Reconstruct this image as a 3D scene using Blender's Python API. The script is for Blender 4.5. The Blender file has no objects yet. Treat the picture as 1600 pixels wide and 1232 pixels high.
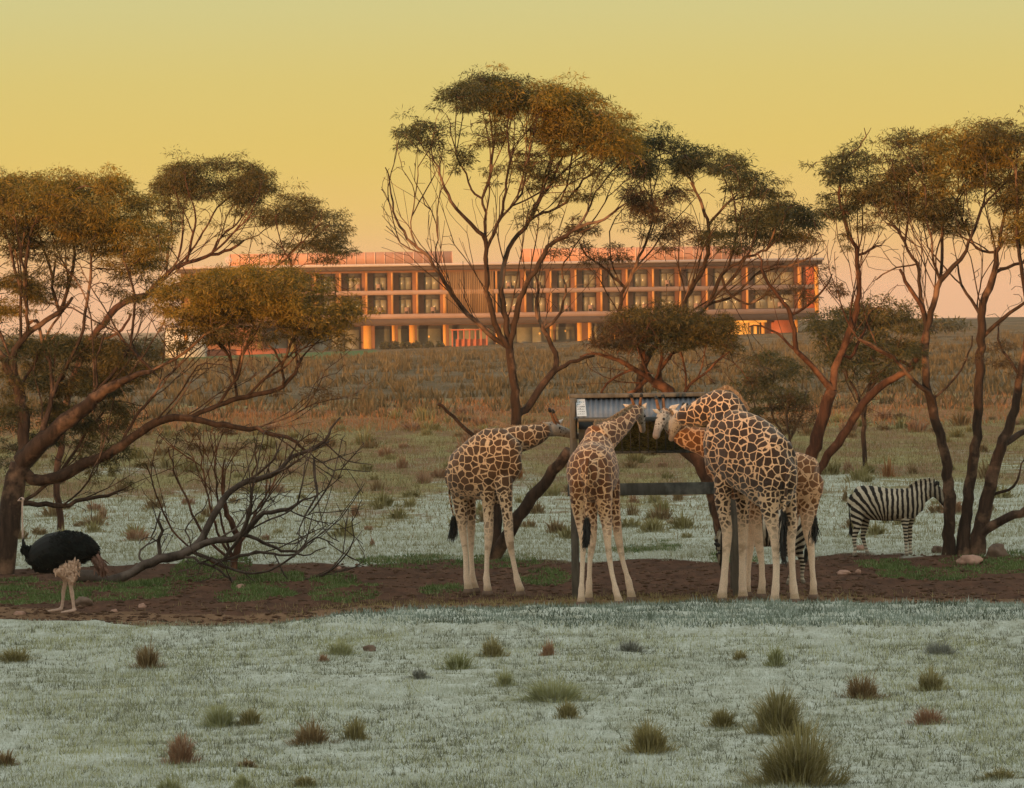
import bpy, bmesh, math, random
import numpy as np
from mathutils import Vector, Matrix, kdtree, noise as mnoise
R = math.radians
rnd = random.Random(7)
rng = np.random.default_rng(11)
sc = bpy.context.scene
C = sc.collection

# ------------------------------------------------------------------ camera
F = 8550.0                      # focal length in photograph pixels (1600 wide)
CAMH = 5.1
PITCH = math.atan(159.0 / F); ROLL = R(0.8)
fw = Vector((0, math.cos(PITCH), -math.sin(PITCH)))
up0 = Vector((0, math.sin(PITCH), math.cos(PITCH)))
rt0 = Vector((1, 0, 0))
rt = rt0 * math.cos(ROLL) - up0 * math.sin(ROLL)
upv = rt0 * math.sin(ROLL) + up0 * math.cos(ROLL)
CAM = Vector((0, 0, CAMH))
cd = bpy.data.cameras.new('camera'); cam = bpy.data.objects.new('camera', cd); C.objects.link(cam)
M = Matrix((rt, upv, -fw)).transposed().to_4x4(); M.translation = CAM
cam.matrix_world = M
cd.sensor_width = 36; cd.sensor_fit = 'HORIZONTAL'; cd.lens = 36 * F / 1600
cd.clip_start = 1; cd.clip_end = 12000
sc.camera = cam
sc.view_settings.view_transform = 'Standard'; sc.view_settings.look = 'None'
sc.view_settings.exposure = 0.0; sc.view_settings.gamma = 1; sc.view_settings.use_curve_mapping = False

def P(px, py, Y):
    d = fw * F + rt * (px - 800) + upv * (616 - py)
    return CAM + d * (Y / d.y)
def Yg(px, py, z=0.0):
    d = fw * F + rt * (px - 800) + upv * (616 - py)
    return d.y * (z - CAMH) / d.z

# ------------------------------------------------------------------ world and sun
HAZE = .00012
SUN_EL, SUN_AZ = 1.0, 35.0      # low sun behind the camera, a little to its left
w = bpy.data.worlds.new('World'); sc.world = w; w.use_nodes = True
nt = w.node_tree; nt.nodes.clear()
def N(t, k, **kw):
    n = t.nodes.new(k)
    for a, b in kw.items(): setattr(n, a, b)
    return n
out = N(nt, 'ShaderNodeOutputWorld'); bg = N(nt, 'ShaderNodeBackground')
sky = N(nt, 'ShaderNodeTexSky', sky_type='NISHITA'); sky.sun_disc = False
sky.sun_elevation = R(SUN_EL); sky.sun_rotation = R(180 + SUN_AZ); sky.dust_density = 2.0
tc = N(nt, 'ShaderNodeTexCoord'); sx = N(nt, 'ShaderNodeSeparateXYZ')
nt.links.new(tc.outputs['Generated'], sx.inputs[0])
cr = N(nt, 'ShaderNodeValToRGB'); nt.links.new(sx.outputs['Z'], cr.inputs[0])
def ramp(cr, stops, interp='LINEAR'):
    e = cr.color_ramp; e.interpolation = interp
    while len(e.elements) > 1: e.elements.remove(e.elements[-1])
    e.elements[0].position = stops[0][0]; e.elements[0].color = (*stops[0][1], 1)
    for p, c in stops[1:]:
        k = e.elements.new(p); k.color = (*c, 1)
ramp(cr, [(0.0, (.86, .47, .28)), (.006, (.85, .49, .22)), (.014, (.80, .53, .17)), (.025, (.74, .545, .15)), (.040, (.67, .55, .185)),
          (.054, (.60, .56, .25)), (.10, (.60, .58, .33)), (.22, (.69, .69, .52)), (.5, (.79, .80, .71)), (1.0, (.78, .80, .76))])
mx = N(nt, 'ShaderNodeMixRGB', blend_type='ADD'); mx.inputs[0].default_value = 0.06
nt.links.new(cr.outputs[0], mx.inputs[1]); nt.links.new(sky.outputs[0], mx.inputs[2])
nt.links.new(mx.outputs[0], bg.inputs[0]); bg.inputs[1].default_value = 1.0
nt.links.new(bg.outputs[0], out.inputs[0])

sl = bpy.data.lights.new('sun', 'SUN'); sl.energy = 5.8; sl.angle = R(0.55); sl.color = (1.0, .47, .15)
so = bpy.data.objects.new('sun', sl); C.objects.link(so)
sd = Vector((-math.sin(R(SUN_AZ)) * math.cos(R(SUN_EL)), -math.cos(R(SUN_AZ)) * math.cos(R(SUN_EL)), math.sin(R(SUN_EL))))
so.rotation_euler = (-sd).to_track_quat('-Z', 'Y').to_euler(); so.location = (0, 0, 60)

# ------------------------------------------------------------------ helpers
def tag(o, label=None, cat=None, group=None, kind=None):
    if label: o['label'] = label
    if cat: o['category'] = cat
    if group: o['group'] = group
    if kind: o['kind'] = kind
    return o
def empty(name, loc, label, cat, group=None, rz=0):
    o = bpy.data.objects.new(name, None); C.objects.link(o); o.location = loc; o.rotation_euler.z = rz
    o.empty_display_size = .3
    return tag(o, label, cat, group)
def link(name, me, mat=None, parent=None, base=None):
    """base: world point the mesh coordinates are relative to (mesh given in world space)"""
    o = bpy.data.objects.new(name, me); C.objects.link(o)
    if mat is not None and not me.materials: me.materials.append(mat)
    if parent is not None: o.parent = parent
    return o
def npmesh(name, co, faces, nv, attrs=None, smooth=False):
    """co (n,3) array, faces flat index array with nv verts each"""
    me = bpy.data.meshes.new(name)
    co = np.asarray(co, dtype=np.float32).reshape(-1, 3); f = np.asarray(faces, dtype=np.int32).reshape(-1)
    nf = len(f) // nv
    me.vertices.add(len(co)); me.vertices.foreach_set('co', co.ravel())
    me.loops.add(len(f)); me.loops.foreach_set('vertex_index', f)
    me.polygons.add(nf); me.polygons.foreach_set('loop_start', np.arange(0, nf * nv, nv, dtype=np.int32))
    me.polygons.foreach_set('loop_total', np.full(nf, nv, dtype=np.int32))
    if smooth: me.polygons.foreach_set('use_smooth', np.ones(nf, dtype=bool))
    me.update(calc_edges=True)
    for k, v in (attrs or {}).items():
        a = me.attributes.new(k, 'FLOAT', 'POINT'); a.data.foreach_set('value', np.asarray(v, dtype=np.float32).ravel())
    return me
def box_data(boxes):
    co = []; fa = []
    for (x0, x1, y0, y1, z0, z1) in boxes:
        b = len(co)
        co += [(x0, y0, z0), (x1, y0, z0), (x1, y1, z0), (x0, y1, z0), (x0, y0, z1), (x1, y0, z1), (x1, y1, z1), (x0, y1, z1)]
        for q in ((0, 3, 2, 1), (4, 5, 6, 7), (0, 1, 5, 4), (1, 2, 6, 5), (2, 3, 7, 6), (3, 0, 4, 7)): fa += [b + i for i in q]
    return co, fa
def boxes(name, bl, mat, parent=None, bev=0):
    co, fa = box_data(bl); me = npmesh(name, co, fa, 4)
    if bev:
        bm = bmesh.new(); bm.from_mesh(me); bmesh.ops.bevel(bm, geom=bm.edges[:], offset=bev, segments=1, affect='EDGES'); bm.to_mesh(me); bm.free()
    return link(name, me, mat, parent)
def catmull(pts, step):
    """pts: list of tuples (any dimension); first three are xyz. resampled about every step metres"""
    A = np.array(pts, dtype=float)
    if len(A) < 3:
        n = max(2, int(np.linalg.norm(A[-1][:3] - A[0][:3]) / step) + 1)
        return np.array([A[0] + (A[-1] - A[0]) * i / (n - 1) for i in range(n)])
    E = np.vstack([2 * A[0] - A[1], A, 2 * A[-1] - A[-2]]); o = []
    for i in range(1, len(E) - 2):
        p0, p1, p2, p3 = E[i - 1], E[i], E[i + 1], E[i + 2]
        n = max(1, int(round(np.linalg.norm(p2[:3] - p1[:3]) / step)))
        for k in range(n):
            t = k / n
            q = .5 * ((2 * p1) + (-p0 + p2) * t + (2 * p0 - 5 * p1 + 4 * p2 - p3) * t * t + (-p0 + 3 * p1 - 3 * p2 + p3) * t ** 3)
            q[3:] = p1[3:] + (p2[3:] - p1[3:]) * t
            o.append(q)
    o.append(A[-1]); return np.array(o)
def tube(co, fa, pts, ra, rb=None, up=Vector((0, 0, 1)), ns=12, cap=True, flat=0.0):
    """append a closed tube to co (list), fa (list of quads/tris lists)"""
    n = len(pts); pts = [Vector(p[:3]) for p in pts]
    rb = ra if rb is None else rb
    rings = []
    ext = []
    for i in range(n):
        T = (pts[min(i + 1, n - 1)] - pts[max(i - 1, 0)]); T.normalize()
        s = T.cross(up)
        if s.length < 1e-4: s = T.cross(Vector((1, 0.01, 0)))
        s.normalize(); u = s.cross(T); u.normalize()
        ext.append((pts[i], T, s, u, ra[i], rb[i]))
    if cap:
        p, T, s, u, a, b = ext[0]; m = min(a, b)
        ext = [(p - T * m * .8, T, s, u, a * .35, b * .35), (p - T * m * .5, T, s, u, a * .78, b * .78)] + ext
        p, T, s, u, a, b = ext[-1]; m = min(a, b)
        ext = ext + [(p + T * m * .5, T, s, u, a * .78, b * .78), (p + T * m * .8, T, s, u, a * .35, b * .35)]
    for (p, T, s, u, a, b) in ext:
        base = len(co)
        for k in range(ns):
            an = 2 * math.pi * k / ns
            co.append(p + s * (a * math.cos(an)) + u * (b * math.sin(an)))
        rings.append(base)
    for i in range(len(rings) - 1):
        for k in range(ns):
            k2 = (k + 1) % ns
            fa.append((rings[i] + k, rings[i] + k2, rings[i + 1] + k2, rings[i + 1] + k))
    fa.append(tuple(rings[0] + k for k in reversed(range(ns))))
    fa.append(tuple(rings[-1] + k for k in range(ns)))
def pymesh(name, co, fa, smooth=True):
    me = bpy.data.meshes.new(name); me.from_pydata([tuple(c) for c in co], [], fa); 
    if smooth: me.polygons.foreach_set('use_smooth', [True] * len(me.polygons))
    me.update(); return me
def voxelise(me, size, smooth=4):
    o = bpy.data.objects.new('tmp', me); C.objects.link(o)
    m = o.modifiers.new('r', 'REMESH'); m.mode = 'VOXEL'; m.voxel_size = size; m.use_smooth_shade = True
    s = o.modifiers.new('s', 'SMOOTH'); s.factor = .5; s.iterations = smooth
    dg = bpy.context.evaluated_depsgraph_get(); ev = o.evaluated_get(dg)
    r = bpy.data.meshes.new_from_object(ev); bpy.data.objects.remove(o); bpy.data.meshes.remove(me)
    return r
def coords(me):
    a = np.empty(len(me.vertices) * 3, dtype=np.float32); me.vertices.foreach_get('co', a); return a.reshape(-1, 3)
def setattr_f(me, k, v):
    a = me.attributes.new(k, 'FLOAT', 'POINT'); a.data.foreach_set('value', np.asarray(v, dtype=np.float32).ravel())
def sstep(a, b, x):
    t = np.clip((np.asarray(x, dtype=float) - a) / (b - a), 0, 1); return t * t * (3 - 2 * t)

# smooth value noise for numpy arrays
_G = rng.random((256, 256))
def vn(x, y, s=1.0, o=0):
    x = np.asarray(x) / s + 37.3 * o + 500; y = np.asarray(y) / s + 11.7 * o + 500
    xi = np.floor(x).astype(int); yi = np.floor(y).astype(int); fx = x - xi; fy = y - yi
    fx = fx * fx * (3 - 2 * fx); fy = fy * fy * (3 - 2 * fy)
    g = lambda a, b: _G[a % 256, b % 256]
    return (g(xi, yi) * (1 - fx) + g(xi + 1, yi) * fx) * (1 - fy) + (g(xi, yi + 1) * (1 - fx) + g(xi + 1, yi + 1) * fx) * fy
def fbm(x, y, s, o=0): return (vn(x, y, s, o) * .5 + vn(x, y, s / 2.1, o + 3) * .3 + vn(x, y, s / 4.3, o + 5) * .2)

# ------------------------------------------------------------------ materials
class Mat:
    def __init__(s, name, rough=.85, spec=.25):
        s.m = bpy.data.materials.new(name); s.m.use_nodes = True; s.t = s.m.node_tree; s.t.nodes.clear()
        s.out = N(s.t, 'ShaderNodeOutputMaterial'); s.b = N(s.t, 'ShaderNodeBsdfPrincipled')
        s.b.inputs['Roughness'].default_value = rough; s.b.inputs['Specular IOR Level'].default_value = spec
        s.t.links.new(s.b.outputs[0], s.out.inputs[0]); s._tc = None
    def L(s, a, b): s.t.links.new(a, b)
    def coord(s, kind='Object'):
        if s._tc is None: s._tc = N(s.t, 'ShaderNodeTexCoord')
        return s._tc.outputs[kind]
    def pos(s):
        return N(s.t, 'ShaderNodeNewGeometry').outputs['Position']
    def mapping(s, src, scale):
        n = N(s.t, 'ShaderNodeMapping'); n.inputs['Scale'].default_value = scale; s.L(src, n.inputs[0]); return n.outputs[0]
    def noise(s, src, scale, det=4, rough=.55, dist=0):
        n = N(s.t, 'ShaderNodeTexNoise'); n.inputs['Scale'].default_value = scale; n.inputs['Detail'].default_value = det
        n.inputs['Roughness'].default_value = rough; n.inputs['Distortion'].default_value = dist; s.L(src, n.inputs['Vector']); return n.outputs['Fac']
    def ramp(s, src, stops, interp='LINEAR'):
        n = N(s.t, 'ShaderNodeValToRGB'); ramp(n, stops, interp); s.L(src, n.inputs[0]); return n.outputs[0]
    def mr(s, src, a, b, c=0, d=1, smooth=False):
        n = N(s.t, 'ShaderNodeMapRange', clamp=True)
        if smooth: n.interpolation_type = 'SMOOTHSTEP'
        for i, v in zip((1, 2, 3, 4), (a, b, c, d)): n.inputs[i].default_value = v
        s.L(src, n.inputs[0]); return n.outputs[0]
    def mix(s, f, a, b, mode='MIX'):
        n = N(s.t, 'ShaderNodeMixRGB', blend_type=mode)
        for i, v in ((0, f), (1, a), (2, b)):
            if isinstance(v, (int, float)): n.inputs[i].default_value = v
            elif isinstance(v, tuple): n.inputs[i].default_value = (*v, 1)
            else: s.L(v, n.inputs[i])
        return n.outputs[0]
    def math(s, op, a, b=0.0):
        n = N(s.t, 'ShaderNodeMath', operation=op)
        for i, v in ((0, a), (1, b)):
            if isinstance(v, (int, float)): n.inputs[i].default_value = v
            else: s.L(v, n.inputs[i])
        return n.outputs[0]
    def attr(s, name): return N(s.t, 'ShaderNodeAttribute', attribute_name=name).outputs['Fac']
    def island(s): return N(s.t, 'ShaderNodeNewGeometry').outputs['Random Per Island']
    def col(s, c):
        if isinstance(c, tuple): s.b.inputs['Base Color'].default_value = (*c, 1)
        else: s.L(c, s.b.inputs['Base Color'])
        return s
    def bump(s, h, strength=.5, dist=.02):
        n = N(s.t, 'ShaderNodeBump'); n.inputs['Strength'].default_value = strength; n.inputs['Distance'].default_value = dist
        s.L(h, n.inputs['Height']); s.L(n.outputs[0], s.b.inputs['Normal']); return s
    def translucent(s, c, f):
        t = N(s.t, 'ShaderNodeBsdfTranslucent'); m = N(s.t, 'ShaderNodeMixShader'); m.inputs[0].default_value = f
        if isinstance(c, tuple): t.inputs[0].default_value = (*c, 1)
        else: s.L(c, t.inputs[0])
        s.L(s.b.outputs[0], m.inputs[1]); s.L(t.outputs[0], m.inputs[2]); s.L(m.outputs[0], s.out.inputs[0]); return s
def plain(name, c, rough=.8, spec=.25, var=.25, sc_=3.0, metal=0):
    k = Mat(name, rough, spec); n = k.noise(k.coord(), sc_, 5)
    f = k.mr(n, .3, .7, 1 - var, 1 + var)
    k.col(k.mix(1.0, c, f, 'MULTIPLY')); k.b.inputs['Metallic'].default_value = metal
    return k.m

# ---- ground colours. Masks are vertex attributes (where soil, weeds, frost are), broken up by noise.
def mk_ground():
    k = Mat('ground', .95, .1); p = k.pos()
    n1 = k.noise(p, 1.2, 6, .65); n2 = k.noise(k.mapping(p, (1, .28, 1)), 3.5, 5, .7); n3 = k.noise(p, 14, 4, .7); nb = k.noise(k.mapping(p, (1, .35, 1)), .23, 5, .6)
    frost = k.mix(k.mr(n2, .32, .64), (.22, .225, .145), (.46, .50, .44))
    frost = k.mix(k.mr(n3, .4, .75, 0, .5), frost, (.72, .77, .74))
    olive = k.mix(k.mr(n2, .35, .65), (.17, .145, .055), (.30, .26, .115))
    brown = k.mix(k.mr(nb, .42, .60), (.095, .07, .038), (.17, .125, .075))
    oran = k.mix(k.mr(n2, .35, .65), (.20, .09, .038), (.32, .15, .07))
    soil = k.mix(k.mr(n2, .3, .7), (.040, .019, .012), (.125, .060, .036))
    tan = k.mix(k.mr(n2, .35, .65), (.14, .078, .042), (.25, .15, .085))
    weed = k.mix(k.mr(n3, .35, .65), (.035, .06, .02), (.10, .15, .045))
    lawn = (.07, .13, .045)
    def msk(name, w=.35, nn=n1):
        a = k.attr(name); s = k.math('ADD', a, k.math('MULTIPLY', k.math('SUBTRACT', nn, .5), w * 2)); return k.mr(s, .38, .62, 0, 1, True)
    rust = k.mix(k.mr(n1, .35, .65), (.15, .085, .045), (.25, .15, .08)); nr = k.noise(k.mapping(p, (1, .22, 1)), .55, 5, .6)
    olive = k.mix(k.mr(nr, .43, .56), olive, rust)
    c = k.mix(msk('brown'), olive, brown)
    c = k.mix(msk('orange', .5), c, oran)
    c = k.mix(msk('frost', .55), c, frost)
    c = k.mix(msk('weed', .6), c, weed)
    c = k.mix(msk('soil', .12), c, soil)
    c = k.mix(k.math('MULTIPLY', msk('tan', .5), .8), c, tan)
    c = k.mix(msk('lawn', .1), c, lawn)
    k.col(c); k.bump(k.math('ADD', n2, n3), .7, .05); return k.m
def mk_blade(name, c0, c1, c2, big=None, tr=.25):
    k = Mat(name, .8, .15); p = k.pos(); i = k.island(); n = k.noise(k.mapping(p, (1, .4, 1)), .8, 6, .72)
    c = k.mix(k.mr(n, .40, .60), c0, c1); c = k.mix(k.mr(i, .55, 1), c, c2)
    if big is not None: c = k.mix(k.mr(k.noise(k.mapping(p, (1, .3, 1)), .3, 4, .6), .46, .60, 0, .75), c, big)
    k.col(c); k.translucent(c, tr); return k.m
def mk_leaf(name, a, b, d, scale=1.1):
    k = Mat(name, .55, .35); p = k.coord(); n = k.noise(p, scale, 3, .5); i = k.island()
    c = k.mix(k.mr(n, .36, .64), a, b); c = k.mix(k.mr(i, .3, 1.0, 0, .8), c, d)
    k.col(c); k.translucent(k.mix(1.0, c, (1.2, 1.3, .5), 'MULTIPLY'), .28); return k.m
def mk_bark(name, a, b, d):
    k = Mat(name, .85, .2); p = k.coord(); st = k.noise(k.mapping(p, (1, 1, .22)), 9, 5, .6, .3); big = k.noise(p, 1.6, 4, .6)
    c = k.mix(k.mr(st, .38, .62), a, b); c = k.mix(k.mr(big, .52, .66, 0, .85), c, d)
    k.col(c); k.bump(st, .9, .02); return k.m
def mk_giraffe(name, dark, mid, cream, leg, zf0, zf1, s_body, s_leg, off):
    leg = (.80, .63, .50); s_body *= 1.32; s_leg *= 1.12
    k = Mat(name, .8, .15); p = k.coord()
    mp = N(k.t, 'ShaderNodeMapping'); mp.inputs['Location'].default_value = off; mp.inputs['Scale'].default_value = (1, .42, 1); k.L(p, mp.inputs[0])
    nz = N(k.t, 'ShaderNodeTexNoise'); nz.inputs['Scale'].default_value = 7; k.L(mp.outputs[0], nz.inputs['Vector'])
    wv = N(k.t, 'ShaderNodeVectorMath', operation='MULTIPLY_ADD'); k.L(nz.outputs['Color'], wv.inputs[0]); wv.inputs[1].default_value = (.06,) * 3; k.L(mp.outputs[0], wv.inputs[2])
    def vor(scale, feat):
        v = N(k.t, 'ShaderNodeTexVoronoi', feature=feat); v.inputs['Scale'].default_value = scale; v.inputs['Randomness'].default_value = .82
        k.L(wv.outputs[0], v.inputs['Vector']); return v
    sep = N(k.t, 'ShaderNodeSeparateXYZ'); k.L(p, sep.inputs[0]); z = sep.outputs['Z']
    jz = k.math('ADD', z, k.math('MULTIPLY', k.math('SUBTRACT', nz.outputs['Fac'], .5), .6))
    eb = vor(s_body, 'DISTANCE_TO_EDGE').outputs['Distance']; el = vor(s_leg, 'DISTANCE_TO_EDGE').outputs['Distance']
    pb = k.mr(eb, .035, .085); pl = k.mr(el, .09, .16)
    big = k.mr(jz, zf1 + .28, zf1 + .34)
    patch = k.mix(big, pl, pb)
    fade = k.mr(jz, zf0, zf1, 0, 1, True)
    cc = vor(s_body, 'F1').outputs['Color']; sc2 = N(k.t, 'ShaderNodeSeparateColor'); k.L(cc, sc2.inputs[0])
    br = k.mix(sc2.outputs[0], dark, mid)
    br = k.mix(k.mr(eb, .06, .35, .35, 0), br, mid)            # patches darken to their centres, as fur does
    kn = k.math('MULTIPLY', k.math('MULTIPLY', k.mr(z, .72, .78), k.mr(z, .90, .98, 1, 0)), k.mr(nz.outputs['Fac'], .48, .60, 0, .55))
    lighter = k.mix(k.math('SUBTRACT', 1.0, fade), br, tuple(.5 * (a + b) for a, b in zip(mid, leg)))
    base = k.mix(k.mr(jz, zf0 - .3, zf1 + .2), leg, cream)
    c = k.mix(k.math('MULTIPLY', patch, fade), base, lighter)
    c = k.mix(kn, c, (.27, .17, .10)); c = k.mix(k.mr(jz, .0, .5, .35, 0), c, (.40, .27, .18))
    # head: pale with small dark flecks
    hs = k.mr(vor(22, 'DISTANCE_TO_EDGE').outputs['Distance'], .12, .3)
    hc = k.mix(k.math('MULTIPLY', hs, k.mr(nz.outputs['Fac'], .40, .55)), (.44, .385, .33), (.07, .045, .035))
    c = k.mix(k.attr('head'), c, hc); c = k.mix(k.attr('muzzle'), c, (.27, .22, .19)); c = k.mix(k.attr('hoof'), c, (.42, .31, .21))
    fine = k.noise(p, 60, 3, .6); c = k.mix(1.0, c, k.mr(fine, .3, .7, .82, 1.15), 'MULTIPLY')
    k.col(c); k.bump(fine, .35, .01); k.b.inputs['Sheen Weight'].default_value = .25; return k.m

MAT = {}
MAT['ground'] = mk_ground()
MAT['frostgrass'] = mk_blade('frosted_grass', (.20, .21, .145), (.54, .59, .55), (.78, .83, .80), (.25, .26, .155))
MAT['frostmid'] = mk_blade('frosted_field', (.20, .19, .10), (.42, .43, .335), (.54, .56, .46), (.24, .225, .12))
MAT['olive'] = mk_blade('olive_field', (.17, .165, .07), (.24, .16, .08), (.36, .31, .18))
MAT['brownfield'] = mk_blade('brown_field', (.095, .072, .036), (.15, .112, .058), (.21, .165, .095))
MAT['berm'] = mk_blade('frosted_weeds', (.06, .08, .05), (.22, .27, .23), (.46, .52, .50))
MAT['sprig'] = mk_blade('sprigs', (.10, .105, .065), (.17, .175, .12), (.36, .38, .32))
MAT['weed'] = mk_blade('green_weeds', (.055, .095, .026), (.11, .165, .05), (.22, .28, .13))
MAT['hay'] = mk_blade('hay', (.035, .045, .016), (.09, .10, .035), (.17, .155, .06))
for nm, a, b, c in (('t_olive', (.20, .175, .07), (.30, .26, .115), (.45, .41, .25)), ('t_brown', (.18, .12, .06), (.27, .19, .10), (.42, .33, .20)),
                    ('t_red', (.28, .16, .10), (.36, .22, .135), (.48, .35, .25)), ('t_green', (.26, .27, .12), (.38, .38, .20), (.52, .54, .40)),
                    ('t_grey', (.20, .20, .17), (.30, .31, .28), (.5, .53, .5)), ('t_orange', (.26, .12, .05), (.38, .17, .075), (.46, .27, .13))):
    MAT[nm] = mk_blade(nm, a, b, c)
MAT['leaf_dark'] = mk_leaf('leaves_dark', (.038, .034, .013), (.095, .070, .020), (.17, .12, .032))  # darker copy; also puts the shade under the golden crown tops into colour
MAT['leaf_sunlit'] = mk_leaf('leaves_sunlit', (.085, .062, .014), (.24, .16, .024), (.36, .23, .04))  # gold of the low sun on the crowns, put into the leaf colour
MAT['leaf_green'] = mk_leaf('leaves_green', (.022, .030, .013), (.055, .056, .020), (.11, .09, .03))
MAT['leaf_red'] = mk_leaf('leaves_reddish', (.06, .035, .022), (.10, .055, .028), (.12, .08, .03))
MAT['bark'] = mk_bark('bark', (.024, .015, .011), (.062, .036, .025), (.24, .14, .09))
MAT['bark_red'] = mk_bark('bark_red', (.034, .016, .011), (.09, .040, .024), (.24, .115, .065))
MAT['bark_grey'] = mk_bark('bark_grey', (.036, .026, .021), (.070, .052, .042), (.13, .10, .085))
MAT['hair_black'] = plain('black_hair', (.012, .012, .013), .55, .4, .5, 30)
MAT['mane'] = plain('mane_hair', (.38, .27, .18), .8, .2, .35, 30)
MAT['ear'] = plain('ear_fur', (.62, .54, .47), .8, .2, .2, 25)
MAT['horn'] = plain('horn_fur', (.22, .11, .06), .8, .2, .3, 20)
MAT['eye'] = plain('eye', (.01, .008, .007), .15, .6, .1)
MAT['timber'] = mk_bark('weathered_timber', (.085, .078, .07), (.16, .145, .125), (.13, .115, .10))
MAT['timber_dark'] = mk_bark('dark_timber', (.045, .047, .045), (.085, .088, .085), (.22, .23, .22))
MAT['iron'] = plain('corrugated_iron', (.17, .19, .225), .6, .35, .18, 4, .2)
MAT['iron_dark'] = plain('steel_edge', (.06, .065, .07), .5, .4, .2, 4, .3)
MAT['sticker'] = plain('white_paper', (.62, .64, .66), .6, .3, .1)
MAT['sticker_ink'] = plain('ink', (.08, .085, .10), .6, .3, .1)
MAT['stone'] = plain('pink_stone', (.36, .22, .17), .9, .15, .35, 6)
MAT['stone_grey'] = plain('brown_stone', (.16, .11, .085), .9, .15, .35, 6)

# ------------------------------------------------------------------ terrain
def gz(x, y):
    x = np.asarray(x, dtype=float); y = np.asarray(y, dtype=float)
    z = sstep(330, 668, y) * (-1.16 + .025 * np.clip(x, -60, 60))
    z = z - .006 * np.clip(y - 820, 0, None)
    z = z + 8.9 * sstep(-60, -180, y) * (1 + .10 * (vn(x, y, 90, 2) - .5))     # the rise behind the camera
    return z
def gz1(x, y): return float(gz(x, y))
def G(px, py): Y = Yg(px, py); return Vector((P(px, py, Y).x, Y, 0.0))
# boundaries of the bare soil strip, as world Y for a world X, from pairs traced on the photograph
def border(pts):
    q = sorted([(G(a, b).x, G(a, b).y) for a, b in pts]); return np.array([i[0] for i in q]), np.array([i[1] for i in q])
NB = border([(-200, 972), (0, 968), (120, 972), (280, 978), (420, 976), (560, 966), (700, 960), (840, 955), (1000, 952), (1140, 950), (1300, 948), (1420, 952), (1600, 952), (1800, 950)])
FB = border([(-200, 888), (0, 888), (200, 880), (380, 876), (560, 882), (700, 874), (860, 876), (1000, 870), (1110, 876), (1200, 878), (1320, 864), (1440, 866), (1600, 868), (1800, 868)])
EB = border([(-200, 965), (120, 965), (300, 970), (430, 974), (560, 978), (700, 984), (1000, 986), (1300, 988), (1420, 984), (1560, 976), (1800, 970)])   # near edge of the frosted weed bank
def near_b(x): return np.interp(x, NB[0], NB[1])
def far_b(x): return np.interp(x, FB[0], FB[1])
def edge_b(x): return np.interp(x, EB[0], EB[1])
WEEDS = [(0, 912, 60, 14), (60, 925, 90, 16), (180, 922, 90, 16), (250, 915, 70, 14), (420, 905, 60, 18), (400, 925, 70, 10), (540, 920, 60, 16), (520, 905, 40, 12),
         (690, 916, 40, 9), (650, 876, 110, 9), (780, 876, 80, 8), (850, 898, 50, 12), (1000, 858, 60, 6), (1040, 855, 30, 8), (1380, 880, 50, 10), (1450, 892, 90, 12), (1540, 880, 80, 14), (1600, 876, 60, 12), (1150, 872, 50, 7), (330, 885, 70, 16)]
WE = [(G(a, b).x, G(a, b).y, c * 90 / F, abs(G(a, b - d).y - G(a, b).y)) for a, b, c, d in WEEDS]
def weedmask(x, y):
    m = np.zeros_like(x, dtype=float)
    for a, b, rx, ry in WE: m = np.maximum(m, 1.1 - ((x - a) / rx) ** 2 * .9 - ((y - b) / ry) ** 2 * .9)
    return np.clip(m, 0, 1)
def soilmask(x, y):
    wob = (fbm(x, y, 1.5, 4) - .5) * 1.6
    return sstep(-.35, .35, y - near_b(x) + wob * .5) * sstep(-.9, .9, far_b(x) - y + wob * 1.5)
def frostmask(x, y):
    f = .98 - .62 * sstep(108, 152, y) - .36 * sstep(150, 190, y)
    f = f + .46 * (fbm(x, y * .25, 3.0, 7) - .5) * 2 * sstep(100, 125, y) + .22 * (fbm(x, y * .3, 2.2, 9) - .5) * 2 * (1 - sstep(84, 100, y)) * 1.0
    return np.clip(f - .25 * sstep(235, 300, y), 0, 1)

def axis(lo, hi, step, far_lo, far_hi, g=1.16):
    a = list(np.arange(lo, hi + 1e-6, step)); s = step; v = hi
    while v < far_hi: s *= g; v += s; a.append(v)
    s = step; v = lo; b = []
    while v > far_lo: s *= g; v -= s; b.append(v)
    return np.array(sorted(b) + a)
xs = axis(-14, 14, .2, -2500, 2500, 1.09); ys = axis(50, 125, .22, -500, 6000, 1.035)
XX, YY = np.meshgrid(xs, ys)
fine = sstep(30, 14, np.abs(XX)) * sstep(300, 130, YY) * sstep(20, 50, YY)
sm = soilmask(XX, YY)
ZZ = gz(XX, YY) + fine * ((fbm(XX, YY, 1.1, 1) - .5) * .10 + (vn(XX, YY, .45, 6) - .5) * .04)
bank = sstep(-1.1, 0, YY - edge_b(XX)) * sstep(1.3, 0, YY - near_b(XX) + .2)     # bank of frosted weeds in front of the soil
bank = bank * sstep(-4.2, -2.2, XX)
ZZ = ZZ + bank * (.06 + .07 * vn(XX, YY, .5, 8)) - sm * .05 + sm * (fbm(XX, YY, .8, 12) - .5) * .10
ZZ = ZZ + sstep(120, 200, YY) * sstep(700, 400, YY) * (fbm(XX, YY, 9, 14) - .5) * .25 * sstep(60, 30, np.abs(XX))
nx, ny = len(xs), len(ys)
idx = np.arange(nx * ny).reshape(ny, nx)
fa = np.stack([idx[:-1, :-1], idx[:-1, 1:], idx[1:, 1:], idx[1:, :-1]], -1).reshape(-1)
orange = sstep(196, 214, YY) * sstep(262, 238, YY) * .62 * (.55 + .9 * vn(XX, YY, 7, 20)) 
lawn = sstep(480, 500, YY) * sstep(662, 640, YY) * sstep(-14, -17, XX)
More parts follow.
